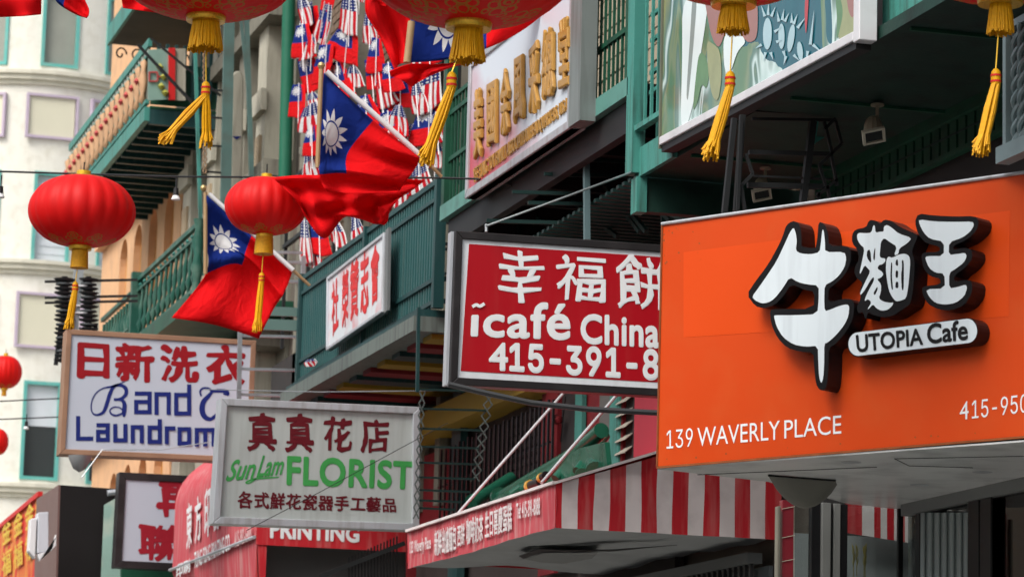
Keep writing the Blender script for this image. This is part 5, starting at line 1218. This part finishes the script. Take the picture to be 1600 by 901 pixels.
def lantern(label, px, py, rx, ry, Y, fringe=(26,45), tassel=None, cord=0, seed=1, collar=False):
    """px,py centre, rx,ry radii in pixels; fringe (half width, length); tassel ((knot px,py),(end px,py),spread)"""
    rg = random.Random(seed); c = onY(px, py, Y); s = (c-EYE).length/FPX
    r, h = rx*s, ry*s*1.03
    t_ = thing('paper_lantern', label, 'lantern', c-Vector((0,0,h)), 'red festival lanterns')
    N, K_ = 120, 28; vs = []; uvs = []; fs = []
    for j in range(K_+1):
        a = -pi/2+pi*j/K_
        for i in range(N+1):
            th = tau*i/N; k = 1-.035*(1-abs(sin(th*10)))*cos(a)**.5 if abs(a) < pi/2-.01 else 1
            cz = abs(cos(a))**.85
            vs.append(c+Vector((r*cz*cos(th)*k, r*cz*sin(th)*k, h*sin(a)))); uvs.append((i/N, j/K_))
    for j in range(K_):
        for i in range(N): fs.append((j*(N+1)+i, j*(N+1)+i+1, (j+1)*(N+1)+i+1, (j+1)*(N+1)+i))
    b = MB().add(vs, fs); b.uv = uvs; o = b.build('shade', LM, t_, smooth=True)
    MB().lathe([(0,.0),(r*.13,.0),(r*.135,.02),(r*.135,.06*h/.3),(r*.1,.06*h/.3)], c+Vector((0,0,h-.02)), 20).build('top_cap', GOLDC, t_, smooth=True)
    MB().lathe([(r*.2,.03),(r*.22,.0),(r*.21,-.03),(0,-.03)], c-Vector((0,0,h)), 20).build('bottom_cap', GOLDC, t_, smooth=True)
    MB().tube([c+Vector((0,0,h)), c+Vector((0,0,h+.12))], .006, 5).build('hanging_cord', BLACK, t_)
    fw, fl_ = fringe; b = MB(); bz = c-Vector((0,0,h+.015))
    if collar:
        MB().lathe([(fw*s*.9,0),(fw*s,-fl_*s),(fw*s*.97,-fl_*s),(0,-fl_*s*.98)], bz, 24).build('fringe', mat('golden_fringe_cloth', (.62,.3,.01), .6, var=.3, scale=60), t_, smooth=True)
    else:
        nst = 130
        for k in range(nst):
            a = tau*k/nst+rg.uniform(-.03,.03); rr0 = fw*s*.78*rg.uniform(.86,1); rr1 = fw*s*rg.uniform(.88,1.1); L = fl_*s*rg.uniform(.9,1.04)
            p = bz+Vector((rr0*cos(a), rr0*sin(a), 0)); e = bz+Vector((rr1*cos(a), rr1*sin(a), -L))
            mid = p.lerp(e,.5)+Vector((rg.uniform(-1,1),rg.uniform(-1,1),0))*.004
            b.tube([p, mid, e], .0045*max(1,fw*s/.09), 4, caps=True)
        b.lathe([(fw*s*.72,0),(fw*s*.85,-fl_*s*.9)], bz, 20)
        tag(b.build('fringe', YEL, t_), kind='stuff')
    if tassel:
        (kx, ky), (ex, ey), spread, nb = tassel; d = (c-EYE).length
        k0 = onY(kx, ky, Y); e0 = onY(ex, ey, Y); kl = (k0-e0).length
        MB().tube([bz-Vector((0,0,.02)), k0], .004, 5).build('tassel_cord', GOLDC, t_)
        dr = (e0-k0).normalized(); kn = MB().tube([k0, k0+Vector((0,0,-.015)), k0+Vector((0,0,-.05)), k0+Vector((0,0,-.075)), k0+Vector((0,0,-.085))], [.012,.024,.026,.027,.02], 12).build('tassel_knot', YEL, t_, smooth=True)
        for dz in (-.03,-.062): MB().tube([k0+Vector((0,0,dz)), k0+Vector((0,0,dz-.011))], .0285, 12).build('red_band', TASR, kn, smooth=True)
        b = MB(); st_ = k0+Vector((0,0,-.08))
        for k in range(70):
            off = Vector((rg.uniform(-1,1), rg.uniform(-1,1), 0))
            if off.length > 1: off.normalize()
            br_ = (k % nb) - (nb-1)/2
            p1 = st_+off*.02; p2 = st_.lerp(e0,.4)+off*.028+Vector((br_*spread*.5,0,0))+Vector((0,0,rg.uniform(-.01,.01))); p3 = st_.lerp(e0,.8)+off*.028+Vector((br_*spread,0,0)); p4 = e0+off*.045+Vector((br_*spread*1.2,0,rg.uniform(-.04,.03)))
            b.tube([p1, p2, p3, p4], .0048, 4)
        tag(b.build('tassel_strands', YEL, t_), kind='stuff')
    return t_
lantern('large red lantern at top centre with gold scrolls and long yellow tassel', 735, -60, 168, 97, 15.5, (26,55), ((706,113),(665,248),0,1), seed=1)
lantern('red lantern cut off by the top edge left of centre with forked tassel', 325, -48, 142, 74, 18.5, (25,48), ((322,128),(290,220),.2,2), seed=2)
lantern('whole red lantern over the cream building at left', 128, 330, 83, 54, 27., (14,31), ((118,440),(108,508),0,1), seed=3, collar=True)
lantern('smaller whole red lantern in front of the lower blue and red flag', 415, 322, 64, 44, 27., (15,28), ((409,426),(402,512),0,1), seed=4, collar=True)
lantern('red lantern above the mural panel showing only its base and ragged fringe', 1148, -108, 165, 109, 15.2, (23,45), ((1141,112),(1110,240),0,1), seed=5)
lantern('red lantern at the top right corner with fringe and swinging tassel', 1563, -106, 165, 103, 15.0, (19,50), ((1556,108),(1533,232),0,1), seed=6)
lantern('small far red lantern half cut by the left edge, upper of two', 8, 581, 26, 25, 60., (4,10), None, seed=7, collar=True)
lantern('small far red lantern at the left edge, lower of two', -4, 690, 17, 20, 60., (4,10), None, seed=8, collar=True)

# ================================================================= FLAGS
def crom(p0, p1, p2, p3, t): return .5*((2*p1)+(p2-p0)*t+(2*p0-5*p1+4*p2-p3)*t*t+(3*p1-p0-3*p2+p3)*t**3)
def cloth(parent, grid, uvg, m, surf, amp=.05, freq=3., seed=0, sub=8, name='cloth', lin=False):
    """grid: rows of pixel points; uvg: rows of (u,v); surf(px,py,depth offset) gives the point in the world"""
    R_, C_ = len(grid), len(grid[0]); rg = random.Random(seed); ph = [rg.uniform(0,6) for _ in range(5)]
    g = lambda i, j: Vector(grid[min(max(i,0),R_-1)][min(max(j,0),C_-1)])
    vs = []; uvs = []; nr, nc = (R_-1)*sub+1, (C_-1)*sub+1
    for a in range(nr):
        i = min(a//sub, R_-2); t = a/sub-i
        for c_ in range(nc):
            j = min(c_//sub, C_-2); w_ = c_/sub-j
            if lin: p = (g(i,j)*(1-w_)+g(i,j+1)*w_)*(1-t)+(g(i+1,j)*(1-w_)+g(i+1,j+1)*w_)*t
            else:
                rows = [crom(g(k,j-1), g(k,j), g(k,j+1), g(k,j+2), w_) for k in (i-1,i,i+1,i+2)]; p = crom(*rows, t)
            A_, B_, C2, D_ = uvg[i][j], uvg[i][j+1], uvg[i+1][j], uvg[i+1][j+1]
            uv = tuple((A_[k]*(1-w_)+B_[k]*w_)*(1-t)+(C2[k]*(1-w_)+D_[k]*w_)*t for k in (0,1))
            x, y = a/nr, c_/nc
            dz = amp*(sin(freq*tau*y+ph[0]+2*x)*.55*(.3+x)+sin(freq*1.7*tau*y+ph[1]-3*x)*.25+.3*sin(freq*.8*tau*x+ph[2]+3*y))
            vs.append(surf(p.x, p.y, dz)); uvs.append(uv)
    fs = [(a*nc+c_, a*nc+c_+1, (a+1)*nc+c_+1, (a+1)*nc+c_) for a in range(nr-1) for c_ in range(nc-1)]
    b = MB().add(vs, fs); b.uv = uvs; o = b.build(name, m, parent, smooth=True)
    so_ = o.modifiers.new('thickness', 'SOLIDIFY'); so_.thickness = .004
    return o
SY = lambda Y: (lambda x, y, d: onY(x, y, Y+d))
def big_flag(label, Y, hoist, rod, polebase, grid, uvg, seed, ball):
    t_ = thing('diagonal_flag', label, 'flag', onY(*polebase, Y), 'large blue and red flags on diagonal poles')
    cloth(t_, grid, uvg, F_ROC, SY(Y), .10, 2.2, seed, 10)
    (h0, h1) = hoist
    MB().tube([onY(*h0,Y-.02), onY(*h1,Y-.02)], [.024,.024], 10).build('pole_sleeve', POLEW, t_, smooth=True)
    MB().tube([onY(*h1,Y-.02), onY(*polebase,Y)], .016, 8).build('pole', WOODP, t_, smooth=True)
    MB().tube([onY(*rod[0],Y-.03), onY(*rod[1],Y-.03)], .020, 8).build('rod', WOODP, t_, smooth=True)
    c = onY(*ball, Y-.03); MB().lathe([(.001,-.034),(.024,-.024),(.034,0),(.024,.024),(.001,.034)], c, 12).build('finial', mat('brass_ball', (.45,.33,.15), .35, .5), t_, smooth=True)
    return t_
big_flag('blue and red flag on a white sleeved pole over the draped red cloth', 26.2, ((510,112),(660,246)), ((502,108),(496,262)), (690,276),
   [[(506,114),(500,195),(499,272),(512,300)], [(583,188),(545,236),(541,266),(548,302)], [(656,244),(652,258),(634,284),(622,300)]],
   [[(0,1),(.25,1),(.5,1),(.62,1)],[(0,.5),(.28,.5),(.48,.5),(.62,.5)],[(0,0),(.2,0),(.45,0),(.6,0)]], 3, (502,103))
big_flag('blue and red flag on a white pole, half hidden by the smaller lantern', 30.5, ((326,303),(458,422)), ((321,300),(321,428)), (484,446),
   [[(323,305),(322,372),(322,427),(268,496)], [(393,368),(383,395),(378,414),(338,508)], [(457,424),(445,455),(428,482),(404,529)]],
   [[(0,1),(.25,1),(.5,1),(1,1)],[(0,.5),(.25,.5),(.5,.5),(1,.5)],[(0,0),(.25,0),(.5,0),(1,0)]], 5, (318,294))
t_ = thing('upper_flag', 'blue and red flag at the top behind the yellow fringe with its rod upright', 'flag', onY(760,100,24.5), 'large blue and red flags on diagonal poles')
cloth(t_, [[(642,-60),(700,-62),(762,-64),(830,-70),(905,-90)],[(642,20),(700,22),(761,16),(815,-5),(885,-35)],[(642,98),(700,93),(760,76),(815,48),(862,12)]],
   [[(0,.45),(.25,.45),(.5,.45),(.75,.45),(1,.45)],[(0,.72),(.25,.72),(.5,.72),(.75,.72),(1,.72)],[(0,1),(.25,1),(.5,1),(.75,1),(1,1)]], F_ROC, SY(24.5), .08, 2, 9, 10)
MB().tube([onY(643,34,24.4), onY(636,98,24.4)], .03, 10).build('rod', WOODP, t_, smooth=True)
t_ = thing('draped_red_cloth', 'red flag cloth billowing beside the rod of the upper flag', 'flag', onY(620,110,24.8), 'red flag cloths')
Z0 = lambda R_, C_: [[(1,0)]*C_ for _ in range(R_)]
cloth(t_, [[(572,-10),(600,-14),(642,-16)],[(572,22),(605,30),(641,40)],[(596,62),(620,72),(640,86)],[(618,112),(622,102),(636,97)]], Z0(4,3), F_RED, SY(24.8), .12, 1.6, 4, 9)
cloth(t_, [[(608,112),(640,100),(690,100),(745,92)],[(612,120),(640,118),(670,112),(735,97)],[(622,118),(642,135),(655,128),(700,104)]], Z0(3,4), F_RED, SY(24.6), .10, 2, 14, 8)
cloth(t_, [[(560,-20),(585,-10),(610,0)],[(565,-8),(588,4),(604,12)]], Z0(2,3), F_RED, SY(24.7), .05, 2, 15, 6)
t_ = thing('draped_red_cloth', 'large red cloth draped below the black wire beside the smaller lantern', 'flag', onY(540,340,26.6), 'red flag cloths')
cloth(t_, [[(425,278),(470,274),(520,275),(565,277),(610,279),(664,281)],[(440,290),(480,302),(522,305),(560,303),(605,302),(648,294)],[(466,318),(488,338),(520,330),(556,330),(596,328),(626,308)],[(474,334),(506,372),(536,340),(560,341),(596,350),(614,318)]], Z0(4,6), F_RED, SY(26.6), .16, 3.2, 6, 9)
cloth(t_, [[(590,322),(608,330)],[(594,340),(606,345)],[(590,347),(600,352)]], Z0(3,2), F_RED, SY(26.5), .02, 1, 16, 5)
t_ = thing('hanging_red_cloth', 'red cloth corner hanging over the cream building at the top left', 'flag', onY(100,30,22.), 'red flag cloths')
cloth(t_, [[(-20,-30),(30,-30),(64,-30)],[(-20,0),(30,-2),(64,-4)],[(-20,27),(30,26),(64,23)]], Z0(3,3), F_RED, SY(22.), .06, 1.5, 17, 7)
t_ = thing('hanging_red_cloth', 'narrow red and blue cloth tip hanging at the top left beside the wider red cloth', 'flag', onY(110,28,22.), 'red flag cloths')
cloth(t_, [[(78,-20),(100,-20),(128,-20)],[(90,4),(108,0),(132,-2)],[(118,22),(126,20),(139,14)],[(136,28),(137,27),(139,24)]], [[(.3,1),(.45,.8),(.6,.4)],[(.4,.9),(.55,.7),(.8,.3)],[(.6,.5),(.8,.4),(1,.2)],[(1,0)]*3], F_ROC, SY(22.), .05, 1.5, 18, 7)
t_ = thing('hanging_red_cloth', 'red cloth behind the top left lantern', 'flag', onY(220,18,23.), 'red flag cloths')
cloth(t_, [[(188,-20),(220,-20),(255,-20)],[(190,0),(220,2),(255,8)],[(192,13),(220,17),(250,20)]], Z0(3,3), F_RED, SY(23.), .05, 1.5, 19, 7)
cloth(t_, [[(352,-10),(378,-10)],[(352,14),(378,16)],[(357,28),(370,33)]], Z0(3,2), F_RED, SY(23.), .04, 1.5, 20, 7)

SMALL = [('roc',466,40,478,38,484,86,458,84),('us',466,-6,474,-6,480,40,462,42),('us',588,-10,600,-8,606,36,584,34),('roc',574,92,584,92,588,134,568,134),('us',652,62,664,60,668,104,646,108),('roc',600,176,612,174,622,214,594,216),('us',676,178,686,176,690,220,668,222),('roc',462,132,472,132,474,176,456,178),
 ('roc',521,96,531,98,536,150,512,146),('us',571,20,581,22,590,70,566,66),('roc',601,98,612,100,618,140,596,138),('us',644,128,654,130,660,180,636,176),('roc',566,150,576,148,590,190,560,196),('us',640,196,652,194,656,236,630,240),('us',512,120,519,118,530,160,508,162),('roc',660,52,676,50,684,92,656,96),
 ('us',540,-8,552,-8,560,56,534,47),('us',510,7,518,7,526,73,502,68),('us',478,8,486,2,484,90,464,92),('roc',475,12,491,10,491,56,474,59),('us',485,55,491,57,501,80,482,99),
 ('roc',503,68,518,72,501,114,480,120),('roc',535,47,552,50,562,96,521,85),('us',549,102,556,103,565,137,539,131),('roc',470,86,484,88,487,135,467,140),('us',476,167,494,160,495,210,457,200),
 ('us',484,146,491,144,498,170,475,173),('roc',584,60,593,60,603,104,583,111),('us',587,102,594,102,611,163,582,171),('roc',617,121,634,123,648,163,607,160),('us',619,165,628,165,642,212,608,200),
 ('us',664,102,684,102,684,160,651,180),('roc',660,172,682,165,690,212,648,226),('us',476,240,491,230,497,272,466,276),('us',671,222,686,222,687,264,653,256),('us',646,260,662,254,670,290,636,303),
 ('us',621,288,634,290,636,322,616,324),('us',472,344,479,345,484,410,466,408),('roc',492,340,504,346,507,395,487,390),('us',485,386,495,386,504,421,478,415),('us',520,348,527,345,541,389,517,377),
 ('us',550,339,559,340,569,372,546,396),('roc',495,60,503,60,508,-14,494,-14),('us',555,-20,568,-20,572,2,552,0),('roc',590,160,606,165,612,196,592,180),('roc',482,200,492,195,500,235,480,240),('us',480,562,492,560,496,567,480,572)]
WHERE = ['at the top centre under the frame edge','left of the topmost centre flags','at far left beside the green drainpipe','beside the upper drainpipe','below the upper red flag near the drainpipe','behind the flagpole ball',
 'right of the flagpole ball','just above the white sleeved pole','left of the flagpole ball near the pipe','pulled sideways left of the tan rod','above the sideways flag left of the rod','under the large red cloth','hanging centre right of the white sleeve','below the upright rod of the upper flag','touching the middle of the white sleeve','largest, right of the upper flag folds',
 'left of the long yellow tassel','at left below the tan rod','behind the end of the white sleeve','at the right corner post of the teal balcony','on the balcony rail right of the red drape','first on the balcony rail from the left','hanging narrow over the balcony rail left','lowest on the rail near the lantern','second along the rail under the red drape','third along the rail above the white sign','at the very top beside the drainpipe','at the very top left of the red cloth','behind the white sleeve middle','behind the tan rod','folded on the lower balcony rail at left']
WHERE = ['leftmost of the upper flags, touching the green drainpipe','at the top edge nearest the green drainpipe','at the top edge under the large red cloth','between the flagpole and the hanging centre flags','below the yellow fringe of the top centre lantern','beside the middle of the white sleeve, to its right','nearest the green corner post under the gilded board','left of the flagpole ball touching the drainpipe','just right of the flagpole ball, partly behind the sleeve','between the brick wall and the large red cloth','under the large red cloth point','behind the long yellow tassel top','behind the upper part of the white sleeve','left of the tassel end above the sleeve','close beside the flagpole ball','at the right under the big yellow fringe'] + WHERE
for k, (kd, x0,y0,x1,y1,x2,y2,x3,y3) in enumerate(SMALL):
    xm = (x0+x1)/2; x0, x1 = xm+(x0-xm)*1.3, xm+(x1-xm)*1.3; xm = (x2+x3)/2; x2, x3 = xm+(x2-xm)*1.15, xm+(x3-xm)*1.15
    Xp = 7.9 if y0 < 300 else 7.42
    Xp += .03*(k%5)
    if k == 46: Xp = 7.2
    sc_ = 1.25 if kd == 'roc' and k != 46 else 1.; cx0, cy0 = (x0+x1)/2, (y0+y1)/2; rt = radians(random.uniform(-17,17)) if k != 46 else 0
    def tw(x, y): dx, dy = (x-cx0)*sc_, (y-cy0)*(1+(sc_-1)*.4); return cx0+dx*cos(rt)-dy*sin(rt), cy0+dx*sin(rt)+dy*cos(rt)
    (x0,y0),(x1,y1),(x2,y2),(x3,y3) = tw(x0,y0), tw(x1,y1), tw(x2,y2), tw(x3,y3)
    mx_, my_ = (x0+x1)/2, (y0+y1)/2; ex_, ey_ = (x2+x3)/2, (y2+y3)/2
    t_ = thing('small_stick_flag', ('small stars and stripes stick flag ' if kd == 'us' else 'small blue and red stick flag ')+WHERE[k], 'flag', onX(ex_, ey_, Xp), 'small stick flags crowded above the balcony')
    g = [[(x0,y0),((x0+x1)/2,(y0+y1)/2),(x1,y1)], [((x0*.5+x3*.5)-1.5,(y0+y3)/2),((x0+x1+x2+x3)/4,(y0+y1+y2+y3)/4),((x1+x2)/2+1.5,(y1+y2)/2)], [(x3,y3),((x2+x3)/2+1,(y2+y3)/2+3),(x2,y2)]]
    uvg = [[(0,1),(0,.5),(0,0)],[(.5,1),(.5,.5),(.5,0)],[(1,1),(1,.5),(1,0)]] if k%3 else [[(0,.0),(0,.5),(0,1)],[(.5,.0),(.5,.5),(.5,1)],[(1,.0),(1,.5),(1,1)]]
    uvg = [[(u_, .42+.58*v_) for u_, v_ in r__] for r__ in uvg]
    if kd == 'roc': uvg = [[(0,.95),(.1,.6),(0,.4)],[(.45,.98),(.45,.72),(.5,.3)],[(1,.9),(1,.5),(1,0)]]
    cloth(t_, g, uvg, F_US if kd == 'us' else F_ROC, (lambda X_: (lambda x, y, d: onX(x, y, X_)+Vector((d*.35,-d,0))))(Xp), .035, 1.3, 30+k, 7)
    if k != 46: MB().tube([onX(mx_,my_-2,Xp-.02), onX(mx_+(ex_-mx_)*.5, ey_+22, Xp-.02)], .006, 6).build('stick', POLEW, t_, smooth=True)
# rail carrying the upper flags
rl = thing('flag_rail', 'dark horizontal rail behind the upper small flags', 'railing', onX(600,240,8.1))
for z in (8.9, 9.7): MB().box(8.15,30.5,z,8.2,39.5,z+.05).build('rail', IRON, rl)
for k in range(7): MB().box(8.16,31+1.4*k,7.6,8.2,31.04+1.4*k,9.7).build('post', IRON, rl)

# loose gear behind the red cafe sign: struts and grating of a fire escape
ug = thing('fire_escape_underside', 'dark green fire escape struts and grating in the gloom above the red cafe sign', 'fire escape', (8,24.5,6))
MB().bar(onX(916,190,7.4), onX(917,375,7.4), .045).build('post', mat('blue_grey_post', (.1,.16,.17), .5), ug)
for a, c in (((970,265),(1048,345)),((945,290),(1000,362)),((960,300),(1010,362)),((895,315),(965,370)),((1040,330),(1070,345)),((840,340),(880,372)),((1035,318),(1037,360)),((810,330),(812,372))): MB().bar(onX(*a,7.9), onX(*c,7.9), .035).build('brace', IRONG, ug)
for y0, x0, x1 in ((272,850,965),(317,825,975),(345,760,870),(300,800,900),(250,920,1000)): MB().bar(onY(x0,y0,24.6), onY(x1,y0+3,24.6), .03).build('cross_bar', IRONG, ug)
for k in range(36):
    MB().box(7.45,22.7+.145*k,6.62,8.5,22.76+.145*k,6.65).build('grating_bar', IRONG, ug)
MB().box(8.5,22.5,6.3,8.56,27.8,6.9).build('ledge', IRONG, ug)
